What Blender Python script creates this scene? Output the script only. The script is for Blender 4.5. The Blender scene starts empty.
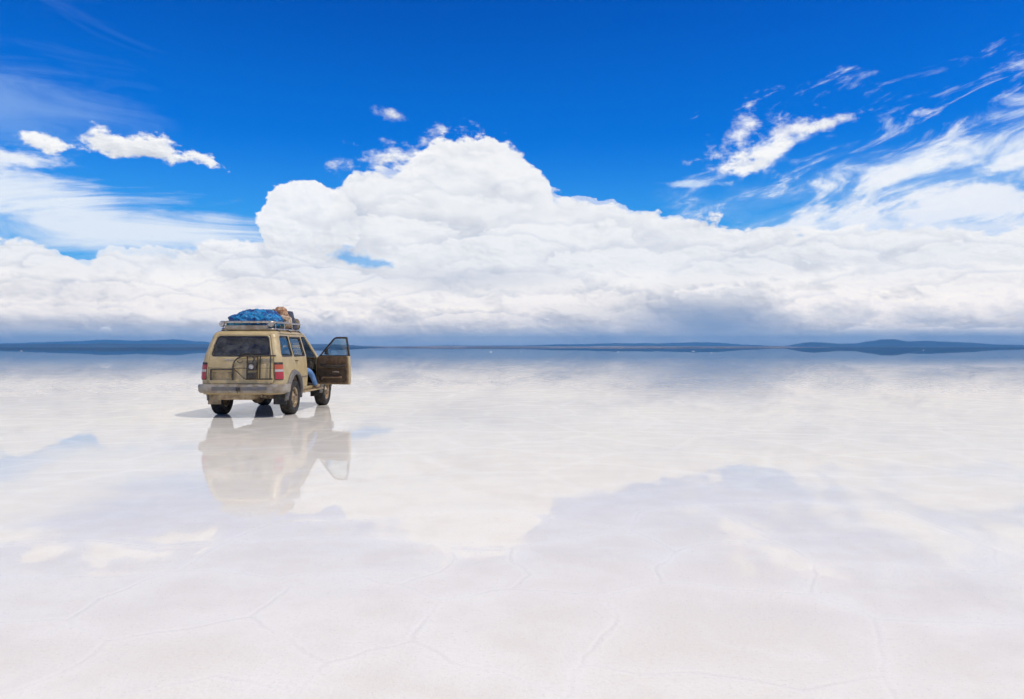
import bpy, bmesh, math, random
from math import sin, cos, tan, atan, pi, radians, degrees, sqrt, exp
from mathutils import Vector, Matrix, noise
from mathutils.geometry import tessellate_polygon

C = bpy.context.scene.collection
scene = bpy.context.scene

# ---------------------------------------------------------------- camera
cd = bpy.data.cameras.new('camera')
cam = bpy.data.objects.new('camera', cd)
C.objects.link(cam)
cam.location = (0, 0, 1.57)
cam.rotation_euler = (radians(90 - 0.17), 0, 0)
cd.sensor_width = 36
cd.lens = 26.4
cd.clip_start = 0.05
cd.clip_end = 120000
scene.camera = cam

# ---------------------------------------------------------------- exposure
scene.view_settings.view_transform = 'Standard'
scene.view_settings.look = 'None'
scene.view_settings.exposure = 0.0
scene.view_settings.gamma = 1.0
scene.view_settings.use_curve_mapping = False
scene.cycles.max_bounces = 7
scene.cycles.diffuse_bounces = 2
scene.cycles.use_adaptive_sampling = True
scene.cycles.adaptive_threshold = 0.03
scene.cycles.adaptive_min_samples = 8
scene.cycles.transparent_max_bounces = 16
scene.cycles.volume_bounces = 0
scene.cycles.use_denoising = True
scene.cycles.sample_clamp_indirect = 6

# ---------------------------------------------------------------- sun
SUN_EL, SUN_AZ = 58.0, 112.0          # azimuth clockwise from the view direction (+Y)
sd = bpy.data.lights.new('sun', 'SUN')
sd.energy = 3.15
sd.angle = radians(0.53)
sd.color = (1.0, 0.935, 0.82)
sun = bpy.data.objects.new('sun', sd)
C.objects.link(sun)
sv = Vector((sin(radians(SUN_AZ)) * cos(radians(SUN_EL)), cos(radians(SUN_AZ)) * cos(radians(SUN_EL)), sin(radians(SUN_EL))))
sun.rotation_euler = sv.to_track_quat('Z', 'Y').to_euler()
sun.location = (20, 0, 30)

# ---------------------------------------------------------------- sky
world = bpy.data.worlds.new('World')
scene.world = world
world.use_nodes = True
WT = world.node_tree
WT.nodes.clear()


class S:
    """A shader value; arithmetic on it adds Math nodes."""
    def __init__(s, t, o): s.t, s.o = t, o
    def _m(s, op, *a, clamp=False):
        n = s.t.nodes.new('ShaderNodeMath'); n.operation = op; n.use_clamp = clamp
        for i, v in enumerate((s,) + a):
            if isinstance(v, S): s.t.links.new(v.o, n.inputs[i])
            else: n.inputs[i].default_value = v
        return S(s.t, n.outputs[0])
    def __add__(s, b): return s._m('ADD', b)
    __radd__ = __add__
    def __sub__(s, b): return s._m('SUBTRACT', b)
    def __rsub__(s, b): return (s * -1.0) + b
    def __mul__(s, b): return s._m('MULTIPLY', b)
    __rmul__ = __mul__
    def __truediv__(s, b): return s._m('DIVIDE', b)
    def __pow__(s, b): return s._m('POWER', b)
    def max(s, b): return s._m('MAXIMUM', b)
    def min(s, b): return s._m('MINIMUM', b)
    def abs(s): return s._m('ABSOLUTE')
    def sqrt(s): return s._m('SQRT')
    def cl(s): return s._m('ADD', 0.0, clamp=True)


def smooth(v, a, b):
    n = v.t.nodes.new('ShaderNodeMapRange'); n.interpolation_type = 'SMOOTHSTEP'
    v.t.links.new(v.o, n.inputs['Value'])
    if a <= b:
        n.inputs['From Min'].default_value = a; n.inputs['From Max'].default_value = b
    else:
        n.inputs['From Min'].default_value = b; n.inputs['From Max'].default_value = a
        n.inputs['To Min'].default_value = 1; n.inputs['To Max'].default_value = 0
    return S(v.t, n.outputs['Result'])


def mixc(t, f, a, b):
    n = t.nodes.new('ShaderNodeMix'); n.data_type = 'RGBA'
    for k, v in ((0, f), (6, a), (7, b)):
        if isinstance(v, S): t.links.new(v.o, n.inputs[k])
        elif k == 0: n.inputs[k].default_value = v
        else: n.inputs[k].default_value = (*v, 1)
    return S(t, n.outputs[2])


def vec(t, op, *a, scale=None):
    n = t.nodes.new('ShaderNodeVectorMath'); n.operation = op
    for i, v in enumerate(a):
        if isinstance(v, S): t.links.new(v.o, n.inputs[i])
        else: n.inputs[i].default_value = v
    if scale is not None: n.inputs['Scale'].default_value = scale
    return S(t, n.outputs[0])


def noise_tex(t, v, scale, detail=8, rough=.55, dist=0, lac=2.0, col=False, dim='2D'):
    n = t.nodes.new('ShaderNodeTexNoise'); n.noise_dimensions = dim
    t.links.new(v.o, n.inputs['Vector'])
    n.inputs['Scale'].default_value = scale; n.inputs['Detail'].default_value = detail
    n.inputs['Roughness'].default_value = rough; n.inputs['Distortion'].default_value = dist
    n.inputs['Lacunarity'].default_value = lac
    return S(t, n.outputs[1 if col else 0])


def lumps(t, v, scale, detail=3, rough=.5, smoothness=.35):
    n = t.nodes.new('ShaderNodeTexVoronoi'); n.feature = 'SMOOTH_F1' if smoothness > .4 else 'F1'; n.voronoi_dimensions = '2D'
    t.links.new(v.o, n.inputs['Vector'])
    n.inputs['Scale'].default_value = scale; n.inputs['Detail'].default_value = detail
    n.inputs['Roughness'].default_value = rough
    if smoothness > .4: n.inputs['Smoothness'].default_value = smoothness
    n.normalize = True
    return 1.0 - S(t, n.outputs['Distance'])


def combine(t, x, y, z):
    n = t.nodes.new('ShaderNodeCombineXYZ')
    for i, v in enumerate((x, y, z)):
        if isinstance(v, S): t.links.new(v.o, n.inputs[i])
        else: n.inputs[i].default_value = v
    return S(t, n.outputs[0])


tc = WT.nodes.new('ShaderNodeTexCoord')
DIR = S(WT, tc.outputs['Generated'])
sp = WT.nodes.new('ShaderNodeSeparateXYZ'); WT.links.new(DIR.o, sp.inputs[0])
DX, DY, DZ = (S(WT, sp.outputs[i]) for i in range(3))
AZ = DX._m('ARCTAN2', DY) * degrees(1)            # bearing in degrees
EL = DZ._m('ARCSINE') * degrees(1)                # elevation in degrees
AE = combine(WT, AZ, EL, 0.0)
AZN = (AZ + 40.0) / 80.0


def bear(x, y):
    """bearing and elevation (degrees) of a point of the cloudscape"""
    a = atan((x - 512) / 750)
    return degrees(a), degrees(atan((347.3 - y) / 750 * cos(a)))


def profile(pts):
    """elevation (degrees) as a smooth function of bearing, 0..20"""
    n = WT.nodes.new('ShaderNodeFloatCurve')
    WT.links.new(AZN.o, n.inputs['Value'])
    cm = n.mapping; c = cm.curves[0]; cm.use_clip = False
    P = sorted(bear(*p) for p in pts)
    P = [(-40, P[0][1])] + P + [(40, P[-1][1])]
    for i, (a, e) in enumerate(P):
        x, y = (a + 40) / 80, e / 20
        if i == 0: c.points[0].location = (x, y)
        elif i == len(P) - 1: c.points[-1].location = (x, y)
        else: c.points.new(x, y)
    cm.update()
    return S(WT, n.outputs[0]) * 20.0


def ell(x, y, rx, ry, rot=0):
    """1 in the centre of an ellipse of the sky falling to 0 at its rim and below 0 outside"""
    a, e = bear(x, y); k = degrees(1 / 750)
    ca = cos(radians(a))
    n = WT.nodes.new('ShaderNodeMapping'); n.vector_type = 'TEXTURE'
    n.inputs['Location'].default_value = (a, e, 0)
    n.inputs['Rotation'].default_value = (0, 0, radians(rot))
    n.inputs['Scale'].default_value = (rx * k * ca * ca, ry * k * ca, 1)
    WT.links.new(AE.o, n.inputs['Vector'])
    l = WT.nodes.new('ShaderNodeVectorMath'); l.operation = 'LENGTH'
    WT.links.new(n.outputs[0], l.inputs[0])
    return 1.0 - S(WT, l.outputs['Value'])


def rise(y0, lo, hi, x=512):
    """smooth step in elevation from y0 + lo to y0 + hi (degrees)"""
    e = bear(x, y0)[1]
    return smooth(EL, e + lo, e + hi)


def in_turn(v):
    """make what follows wait for v, so the renderer keeps few values at once"""
    global AE, EL
    d = v * 1e-7
    AE, EL = vec(WT, 'ADD', AE, d), EL + d


def blob(*a):
    return smooth(ell(*a), 0, 1)


P0 = combine(WT, AZ * .01745, EL * .0285, 0.0)
wc = noise_tex(WT, P0, 8, 4, .55, col=True)
P = vec(WT, 'ADD', P0, vec(WT, 'SCALE', vec(WT, 'SUBTRACT', wc, (.5, .5, .5)), scale=.085))
sh = (0.007, 0.013, 0.0)
L1 = lumps(WT, P, 11, 3, .52, .5)
L1s = lumps(WT, vec(WT, 'ADD', P, sh), 11, 1, .45, .5)
N1 = noise_tex(WT, P0, 6, 7, .58)
N1s = noise_tex(WT, vec(WT, 'ADD', P0, sh), 6, 4, .55)
N2 = noise_tex(WT, P0, 24, 6, .62)
N2s = noise_tex(WT, vec(WT, 'ADD', P0, (.002, .004, 0.)), 24, 4, .6)
L2 = lumps(WT, P, 28, 2.5, .5)
L2s = lumps(WT, vec(WT, 'ADD', P, (.003, .006, 0.)), 28, 2, .45)
relief = ((L1s - L1) * 1.5 + (N1s - N1) * 1.8 + (N2s - N2) * .9)          # <0 on the sunny flanks
relief2 = (L2s - L2) * 1.25 + (N2s - N2) * 1.5 + (N1s - N1) * 1.0
NF = noise_tex(WT, combine(WT, AZ * .01745, EL * .122, 0.0), 5, 6, .58, .3)      # flat streaks

# clear sky: Nishita at the altitude of the plateau, deepened as through a polariser
sk = WT.nodes.new('ShaderNodeTexSky'); sk.sky_type = 'NISHITA'; sk.sun_disc = False
sk.sun_elevation = radians(SUN_EL); sk.sun_rotation = radians(SUN_AZ)
sk.altitude = 3650; sk.air_density = 1.0; sk.dust_density = 0.3; sk.ozone_density = 2.0
hs = WT.nodes.new('ShaderNodeHueSaturation')
hs.inputs['Saturation'].default_value = 1.36; hs.inputs['Value'].default_value = 1.25
WT.links.new(sk.outputs[0], hs.inputs['Color'])
sky = vec(WT, 'MULTIPLY', S(WT, hs.outputs[0]), (.0, .76, 1.42))
K = 10.0                                                # background strength is 0.1


def col(r, g, b):
    f = lambda v: ((v / 255 + .055) / 1.055) ** 2.4 if v > 10 else v / 255 / 12.92
    return (f(r) * K, f(g) * K, f(b) * K)


sky = vec(WT, 'MULTIPLY', sky, mixc(WT, smooth(EL, 27, 60), (1., 1., 1.), (.6, .55, .5)))      # unseen zenith dimmed to cut the blue light falling on the salt
sky = mixc(WT, smooth(EL, 26, 9) * .55, sky, col(5, 132, 228))
sky = mixc(WT, smooth(EL, 16, 4) * .95, sky, col(78, 178, 242))

WHITE, SHADE, DARK = col(255, 255, 255), col(200, 205, 215), col(128, 152, 190)

# broken white cloud added overhead, unseen, to whiten the light on the salt
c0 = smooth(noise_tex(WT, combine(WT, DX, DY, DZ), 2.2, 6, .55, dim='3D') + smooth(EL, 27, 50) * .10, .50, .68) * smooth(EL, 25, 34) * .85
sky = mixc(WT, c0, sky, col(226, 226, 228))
# high thin veils and streaks --------------------------------------------
ST = radians(0)
def streak_noise(rot, scale, stretch, detail=8, dist=.6, off=0.0):
    detail = min(detail, 6)
    c, s = cos(radians(rot)), sin(radians(rot))
    u = (AZ * c + EL * s) / stretch + off
    v = EL * c - AZ * s
    return noise_tex(WT, combine(WT, u, v, off), scale, detail, .62, dist)

SR = streak_noise(15, .55, 3.4, 10, .35)
SR2 = streak_noise(19, .9, 4.2, 9, .5, 3.0)
SL = streak_noise(3, .35, 6, 9, .8, 7.0)
def veil(c, D, a, b, amt, colr):
    return mixc(WT, smooth(D, a, b) * amt, c, colr)

c = sky
# left veils
c = veil(c, ell(120, 232, 230, 44, -3) * .9 + (SL - .5) * 2.0 + (N1 - .5) * .8, -.15, .6, .92, col(240, 247, 255))
c = veil(c, ell(20, 188, 110, 34, 8) * .9 + (SL - .5) * 2.4 + (N2 - .5) * .5, -.05, .8, .85, col(235, 244, 255))
c = veil(c, ell(10, 157, 78, 13, -3) * .9 + (SL - .5) * 2.2 + (N2 - .5) * 1.2, .0, .7, .95, col(246, 250, 255))
c = veil(c, ell(0, 100, 110, 55, -12) * .7 + (SL - .5) * 3.0 + (N1 - .5) * 1.5, -.1, 1.5, .34, col(190, 220, 250))
c = veil(c, ell(60, 40, 160, 60, -12) * .6 + (streak_noise(-12, .5, 5, 8, 1.0, 11) - .5) * 3.4, .2, 2.2, .16, col(170, 205, 250))
# right cirrus
c = veil(c, ell(965, 178, 300, 78, 10) * 1.0 + (SR - .5) * 2.0 + (N1 - .5) * 1.6, -.2, 1.3, .62, col(205, 228, 252))
c = veil(c, ell(975, 158, 235, 78, 14) * .8 + (SR - .5) * 4.2 + (N1 - .5) * 1.0, .0, 1.3, .88, col(230, 241, 255))
c = veil(c, ell(945, 140, 215, 52, 15) * .9 + (SR2 - .5) * 4.0 + (SR - .5) * 2.0, .5, 1.8, .85, col(244, 249, 255))
c = veil(c, ell(960, 196, 175, 40, 3) * .9 + (SR - .5) * 3.8 + (N2 - .5) * 2.0 + (N1 - .5) * 1.2, -.05, 1.05, .94, col(246, 249, 255))
c = veil(c, ell(930, 228, 260, 26, 0) * 1.0 + (NF - .5) * 2.4 + (N2 - .5) * 1.0, -.1, .9, .85, col(236, 243, 255))
c = veil(c, ell(775, 150, 95, 62, 14) * .8 + (SR - .5) * 3.2 + (N2 - .5) * 1.6, .3, 1.4, .7, col(232, 242, 255))
c = veil(c, ell(752, 168, 52, 13, -2) * 1.1 + (N2 - .5) * 3.0, .3, 1.0, .92, col(246, 250, 255))
c = veil(c, ell(690, 184, 50, 5, -3) * 1.1 + (N2 - .5) * 2.0, .2, .9, .6, col(225, 240, 255))
c = veil(c, ell(920, 166, 13, 8, 0) * 1.3 + (N2 - .5) * 1.6, .1, .6, .85, col(245, 250, 255))

# small cumulus in the open blue
WISPS = [(742, 130, 42, 22, 28), (784, 132, 46, 17, 8), (750, 167, 50, 13, -4), (825, 126, 44, 8, 12), (775, 149, 40, 12, 12)]
# --------------------------------------------
def puff(c, x, y, rx, ry, rot=0, amp=1.6, soft=.45):
    e = ell(x, y, rx, ry, rot)
    D = e * 1.2 + (L1 - .62) * amp * 1.3 + (N2 - .5) * amp * 2.2 + (N1 - .5) * amp - .1
    in_turn(D)
    f = (rise(y, x=x, lo=degrees(ry * .9 / 750), hi=-degrees(ry * .9 / 750)) * .5 + relief * 1.3).cl()
    return mixc(WT, smooth(D, .02, soft), c, mixc(WT, f, WHITE, SHADE))

c = puff(c, 47, 140, 24, 10, 0, 1.2, .6)
c = puff(c, 105, 142, 40, 14, -8, 1.2, .6)
c = puff(c, 150, 150, 48, 14, -4, 1.2, .65)
c = puff(c, 196, 156, 26, 7, -14, 2.0, .9)
for q in WISPS:
    D = ell(*q) * 1.25 + (N2 - .5) * 2.8 + (SR - .5) * 1.0 + (N1 - .5) * 1.6
    in_turn(D)
    c = mixc(WT, smooth(D, .1, 1.35) * .95, c, mixc(WT, (relief * .8 + .06).cl(), WHITE, SHADE))
c = puff(c, 394, 116, 24, 7, -14, 1.0, 1.3)
c = puff(c, 398, 160, 66, 20, 10, 1.8, 1.6)

# banked cumulus, from the farthest to the nearest -----------------------------
def bank(c, pts, depth, soft=.35, amp=1.5, grey=(0., 0.), cuts=(), fine=.9, light=WHITE, dark=SHADE, rel=1.5, off=0., rf=None):
    global cov
    T = profile(pts)
    h = T - EL + (L1 - .62) * amp * 2.6 + (N1 - .5) * amp * 2.0 + (N2 - .5) * fine * 1.5 + off
    for (x, y, rx, ry, rot, k) in cuts:
        h = h - smooth(ell(x, y, rx, ry, rot), -.3, .6) * k
    in_turn(h)
    a = smooth(h, 0., soft)
    f = smooth(h, .1, depth) * grey[0] + grey[1] - .06 + (rf or relief) * rel * .9 + (N1 - .5) * .8 * smooth(h, .2, 2.)
    cov = a if isinstance(cov, float) else cov.max(a)
    return mixc(WT, a, c, mixc(WT, f.cl(), light, dark)), h

cov = 0.0
c, h = bank(c, [(0, 290), (240, 280), (290, 262), (322, 240), (336, 205), (346, 184), (358, 172), (385, 176), (415, 156), (445, 148), (488, 151), (512, 152), (530, 168), (548, 184),
                (556, 200), (590, 203), (625, 214), (700, 226), (760, 238), (820, 241), (865, 236), (900, 236), (1024, 234)],
            7, .35, .9, (.35, .0), [], fine=.9, rel=1.0, off=.3)
c, h = bank(c, [(0, 249), (45, 252), (60, 258), (80, 262), (110, 252), (130, 252), (160, 250), (200, 246), (230, 244), (262, 244), (300, 262), (330, 262),
                (356, 270), (400, 276), (440, 268), (500, 250), (560, 262), (640, 250), (720, 262), (800, 256), (880, 262), (960, 258), (1024, 262)],
            3.6, .45, 1.3, (.45, -.05), fine=.8, rel=1.1, rf=relief + relief2 * .5)
c, h = bank(c, [(0, 272), (60, 268), (140, 280), (200, 288), (260, 290), (320, 284), (350, 284), (400, 298), (450, 280), (520, 292), (580, 296), (640, 280), (700, 286), (740, 276), (800, 292), (900, 280), (1024, 286)],
            2.8, .5, 1.4, (.6, -.04), fine=.9, rel=1.5, rf=relief2)
c, h = bank(c, [(0, 300), (60, 292), (120, 304), (220, 308), (280, 306), (340, 304), (420, 300), (480, 306), (560, 304), (640, 318), (700, 326), (780, 312), (830, 300), (880, 306), (940, 302), (1000, 296), (1024, 300)],
            2.2, .45, 1.1, (.8, -.04), fine=.9, rel=1.5, rf=relief2)

# rounded heads standing in front of one another
def head(c, x, y, rx, ry, k=1.0, whole=False):
    e = ell(x, y, rx, ry)
    D = e * 1.5 + (L1 - .62) * 1.9 + (L2 - .6) * 1.0 + (N2 - .5) * 1.5
    if whole:
        D = e * 2.2 + (L1 - .62) * 1.0 + (N2 - .5) * 1.1
        up = smooth(e, -.6, -.2)
    else:
        up = rise(y, x=x, lo=-degrees(ry * .55 / 750), hi=degrees(ry * .35 / 750))
    c = mixc(WT, smooth(D, -.6, .0) * up * cov * (.24 * k), c, col(168, 181, 205))
    in_turn(D)
    f = (1.0 - rise(y, x=x, lo=-degrees(ry / 750), hi=degrees(ry * .6 / 750))) * .30 + .02 + (relief2 * .38 + relief * .55)
    return mixc(WT, smooth(D, -.01, .10) * up * (.8 * k), c, mixc(WT, f.cl(), WHITE, SHADE))

c = head(c, 309, 224, 49, 41, 1.2, True)
for q in ((700, 247, 62, 18), (870, 252, 72, 16), (640, 234, 55, 20), (950, 262, 62, 16), (575, 220, 52, 20), (420, 190, 56, 22), (488, 180, 46, 26), (385, 200, 48, 20),
          (530, 212, 42, 22), (455, 216, 66, 20), (560, 246, 80, 20), (800, 264, 66, 16), (405, 236, 56, 18), (480, 256, 72, 16), (640, 266, 80, 16), (740, 274, 60, 13),
          (30, 264, 42, 13), (150, 262, 48, 13), (215, 268, 48, 14), (88, 272, 46, 13), (268, 272, 44, 14), (330, 284, 52, 14), (400, 292, 46, 13), (520, 288, 62, 15), (250, 294, 56, 13),
          (40, 294, 50, 12), (120, 296, 56, 12), (190, 308, 50, 10), (450, 306, 52, 12), (330, 306, 42, 10), (580, 306, 60, 13), (60, 314, 56, 9), (260, 318, 60, 8), (480, 322, 60, 8), (900, 284, 70, 13), (990, 288, 60, 12)):
    c = head(c, *q, k=.62 if q[1] < 235 else (.85 if q[1] < 300 else .8))
# a break of blue sky between the heads
c = mixc(WT, smooth(ell(352, 259, 48, 9, -6) * 1.2 + (L1 - .62) * 2.5 + (N2 - .5) * 3.5, .1, 1.1) * .72, c, sky)

# grey undersides
und = blob(470, 278, 150, 22) * .28 + blob(352, 215, 22, 34, -30) * .16
for b, k in (((700, 306, 130, 34), .5), ((725, 328, 120, 26), .62), ((90, 324, 220, 12), .40), ((60, 292, 130, 26), .16), ((590, 318, 120, 22), .35), ((300, 328, 200, 8), .3), ((1000, 326, 160, 10), .2)):
    und = und + blob(*b) * k
c = mixc(WT, (und * (.55 + NF * .9)).cl(), c, col(140, 158, 188))
rain = blob(715, 322, 130, 30) * .62 + blob(610, 336, 70, 16) * .3
c = mixc(WT, (rain * (.5 + N1)).cl(), c, col(118, 148, 190))
# white puffs lit below the dark base on the right
for (x, y, rx, ry) in ((716, 293, 40, 7), (800, 296, 30, 6), (840, 308, 52, 13), (925, 312, 46, 12), (1000, 306, 56, 14), (985, 333, 60, 5), (900, 331, 70, 4), (106, 331, 7, 4)):
    e = ell(x, y, rx, ry)
    D = e * 1.5 + (L2 - .6) * 1.8 + (N2 - .5) * 1.8 + .1
    in_turn(D)
    f = (rise(y, x=x, lo=degrees(ry * .9 / 750), hi=-degrees(ry * .9 / 750)) * .7 + relief * 1.2).cl()
    c = mixc(WT, smooth(D, .05, .45) * .95, c, mixc(WT, f, col(252, 252, 254), col(190, 200, 216)))
gn = mixc(WT, smooth(EL, 6.5, 2.0), (1., 1., 1.), (1.34, 1.22, 1.09))
c = vec(WT, 'MULTIPLY', c, gn)          # low sky brightened in its colour to offset the haze in front
# rain veil over the horizon, with brighter shafts between the showers
fall = smooth(EL + (NF - .5) * 1.6, 1.7, .4)
c = mixc(WT, fall * .6, c, mixc(WT, smooth(noise_tex(WT, combine(WT, AZ, EL * .12, 0.0), .10, 3, .5), .3, .7), col(150, 178, 205), col(200, 214, 226)))
shaft = blob(500, 338, 90, 60) * .8 + blob(850, 332, 60, 46) * .8 + blob(640, 334, 26, 50) * .5 + blob(60, 334, 90, 12) * .4 + blob(600, 330, 50, 30) * -.3
c = mixc(WT, (shaft * fall * 1.25).cl(), c, col(216, 226, 236))
c = mixc(WT, smooth(EL, .55, .0) * .25, c, col(110, 150, 205))

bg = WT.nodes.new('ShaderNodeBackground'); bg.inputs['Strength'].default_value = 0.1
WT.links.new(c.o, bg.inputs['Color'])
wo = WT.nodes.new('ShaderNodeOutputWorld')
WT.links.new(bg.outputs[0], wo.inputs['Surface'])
world.cycles.sampling_method = 'MANUAL'
world.cycles.sample_map_resolution = 256
import numpy as np
rng = random.Random(7)

# ---------------------------------------------------------------- helpers for meshes and tags
def tag(o, label=None, cat=None, group=None, kind=None):
    for k, v in (('label', label), ('category', cat), ('group', group), ('kind', kind)):
        if v: o[k] = v
    return o


def link(name, me, m, parent=None):
    o = bpy.data.objects.new(name, me); C.objects.link(o)
    if m:
        for x in (m if isinstance(m, (list, tuple)) else [m]): me.materials.append(x)
    if parent: o.parent = parent
    return o


def build(name, bm, m, parent=None, smooth_deg=40, bevel=0, solid=0, recalc=True):
    if recalc: bmesh.ops.recalc_face_normals(bm, faces=bm.faces)
    me = bpy.data.meshes.new(name); bm.to_mesh(me); bm.free()
    o = link(name, me, m, parent)
    if smooth_deg:
        me.shade_smooth()
        me.set_sharp_from_angle(angle=radians(smooth_deg))
    if solid:
        md = o.modifiers.new('thickness', 'SOLIDIFY'); md.thickness = solid; md.offset = -1
    if bevel:
        md = o.modifiers.new('bevel', 'BEVEL'); md.width = bevel; md.segments = 2; md.limit_method = 'ANGLE'; md.angle_limit = radians(40)
    return o


def build_each(name, bm, m, parent=None, **k):
    """every loose piece of the bmesh becomes an object of its own"""
    bm.verts.ensure_lookup_table(); seen = set(); out = []
    for v0 in bm.verts:
        if v0 in seen: continue
        st, isl = [v0], {v0}
        while st:
            v = st.pop()
            for e in v.link_edges:
                w = e.other_vert(v)
                if w not in isl: isl.add(w); st.append(w)
        seen |= isl; b2 = bmesh.new(); mp = {v: b2.verts.new(v.co) for v in isl}
        for f in {f for v in isl for f in v.link_faces}: b2.faces.new([mp[v] for v in f.verts])
        out.append(build(name, b2, m, parent, **k))
    bm.free(); return out


def mat(name):
    m = bpy.data.materials.new(name); m.use_nodes = True
    t = m.node_tree; b = t.nodes['Principled BSDF']
    return m, t, b


def simple(name, c, rough=.6, metal=0., c2=None, scale=20., amt=1., bump=0., spec=.5, coat=0.):
    m, t, b = mat(name)
    b.inputs['Roughness'].default_value = rough; b.inputs['Metallic'].default_value = metal
    b.inputs['Specular IOR Level'].default_value = spec; b.inputs['Coat Weight'].default_value = coat
    g = S(t, t.nodes.new('ShaderNodeTexCoord').outputs['Object'])
    if c2:
        n = noise_tex(t, g, scale, 6, .6, dim='3D')
        cc = mixc(t, smooth(n, .38, .62) * amt, c, c2)
        t.links.new(cc.o, b.inputs['Base Color'])
    else: b.inputs['Base Color'].default_value = (*c, 1)
    if bump:
        n = noise_tex(t, g, scale * 3, 6, .6, dim='3D')
        bp = t.nodes.new('ShaderNodeBump'); bp.inputs['Strength'].default_value = bump; bp.inputs['Distance'].default_value = .01
        t.links.new(n.o, bp.inputs['Height']); t.links.new(bp.outputs[0], b.inputs['Normal'])
    return m


# ---------------------------------------------------------------- salt flat under a skin of water
# network of salt ridges round the camera, metres (x, y)
def gp(x, y):
    d = 1.57 * 750 / (y - 347.3)
    return ((x - 512) / 750 * d, d)

TR = [[(-60, 624), (0, 622), (68, 620), (100, 598), (140, 582), (182, 570), (235, 573), (278, 579)],
      [(278, 579), (290, 586), (270, 603), (250, 617), (180, 630), (105, 641), (85, 630), (68, 620)],
      [(105, 641), (82, 662), (20, 690), (-30, 699)], [(250, 617), (290, 638), (325, 663), (300, 690), (240, 740)], [(325, 663), (370, 650), (412, 641), (425, 620), (440, 600)],
      [(440, 600), (400, 585), (350, 574), (310, 574), (278, 579)], [(440, 600), (480, 594), (512, 589), (560, 592), (605, 596)],
      [(412, 641), (450, 662), (500, 672), (565, 699), (600, 730)], [(0, 578), (60, 577), (125, 576), (182, 570), (200, 556), (225, 542), (268, 524)],
      [(225, 542), (300, 538), (385, 539), (440, 545), (512, 548), (560, 540), (625, 528)], [(440, 545), (455, 558), (440, 572), (400, 585)], [(512, 548), (512, 562), (530, 575), (512, 589)],
      [(605, 596), (630, 590), (660, 583), (700, 585), (740, 590), (765, 592), (812, 594), (845, 605), (873, 619), (880, 640), (884, 676), (900, 720)],
      [(605, 596), (615, 625), (598, 642), (582, 665), (572, 690), (555, 730)], [(660, 583), (655, 568), (675, 552), (705, 543), (770, 540)],
      [(812, 594), (816, 575), (815, 560), (795, 550), (770, 540), (730, 518), (700, 505)], [(815, 560), (870, 563), (922, 567), (960, 570), (1040, 576)],
      [(873, 619), (940, 622), (1060, 628)], [(945, 530), (975, 542), (995, 552), (995, 568)], [(582, 665), (640, 674), (720, 676), (800, 690), (884, 676)],
      [(145, 692), (215, 676), (300, 690)], [(625, 528), (655, 540), (675, 552)], [(625, 528), (640, 512), (700, 505), (800, 500), (900, 512), (945, 530)],
      [(0, 545), (90, 540), (160, 548), (225, 542)], [(268, 524), (240, 508), (300, 498)], [(268, 524), (360, 520), (440, 512), (512, 510), (625, 528)]]
segs = []
for pl in TR:
    q = [gp(*p) for p in pl]
    for a, b in zip(q, q[1:]):
        # jitter each span into a wandering line
        n = max(2, int(math.dist(a, b) / .09)); pts = []
        for i in range(n + 1):
            k = i / n; w = sin(pi * k)
            x, y = a[0] + (b[0] - a[0]) * k, a[1] + (b[1] - a[1]) * k
            pts.append((x + .06 * w * noise.noise((x * 4, y * 4, 1)), y + .06 * w * noise.noise((x * 4, y * 4, 9))))
        segs += list(zip(pts, pts[1:]))


def spread(a, b, step, grow, far):
    """coordinates: even between a and b, then growing out to +-far"""
    L = list(np.arange(a, b, step))
    s, x, out = step, b, []
    while x < far: out.append(x); s *= grow; x += s
    out.append(far)
    s, x, lo = step, a, []
    while True:
        s *= grow; x -= s
        if x < -far: break
        lo.append(x)
    lo.append(-far)
    return np.array(lo[::-1] + L + out)


xs = spread(-5.6, 5.6, .014, 1.035, 60000.)
ys = [2.6]
while ys[-1] < 14: ys.append(ys[-1] + max(.011, .0026 * ys[-1] ** 1.35))
s_ = ys[-1] - ys[-2]
while ys[-1] < 60000: s_ *= 1.05; ys.append(ys[-1] + s_)
back = [2.6]; s_ = .02
while back[-1] > -3000: s_ *= 1.12; back.append(back[-1] - s_)
ys = np.array(back[:0:-1] + ys)
X, Y = np.meshgrid(xs, ys)
# distance to the ridge net
D = np.full(X.shape, 9.)
for (a, b) in segs:
    i0, i1 = np.searchsorted(xs, min(a[0], b[0]) - .25), np.searchsorted(xs, max(a[0], b[0]) + .25)
    j0, j1 = np.searchsorted(ys, min(a[1], b[1]) - .25), np.searchsorted(ys, max(a[1], b[1]) + .25)
    if i1 <= i0 or j1 <= j0: continue
    x, y = X[j0:j1, i0:i1], Y[j0:j1, i0:i1]
    dx, dy = b[0] - a[0], b[1] - a[1]; L = dx * dx + dy * dy + 1e-9
    t_ = np.clip(((x - a[0]) * dx + (y - a[1]) * dy) / L, 0, 1)
    d = np.hypot(x - a[0] - t_ * dx, y - a[1] - t_ * dy)
    D[j0:j1, i0:i1] = np.minimum(D[j0:j1, i0:i1], d)
wob = .5 + .5 * np.sin(X * 3.1 + 1.3 * np.sin(Y * 2.3)) * np.sin(Y * 4.7 + 1.7 * np.sin(X * 1.9))
H = .0018 * np.exp(-(D / .06) ** 2) * (.35 + .65 * wob) - .002 * np.exp(-(D / .011) ** 2) * np.clip((wob - .1) * 2, .4, 1)
nx, ny = len(xs), len(ys)
me = bpy.data.meshes.new('salt_flat')
co = np.stack([X, Y, H], -1).reshape(-1, 3).astype(np.float32)
idx = np.arange(nx * ny).reshape(ny, nx)
quads = np.stack([idx[:-1, :-1], idx[:-1, 1:], idx[1:, 1:], idx[1:, :-1]], -1).reshape(-1, 4)
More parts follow.
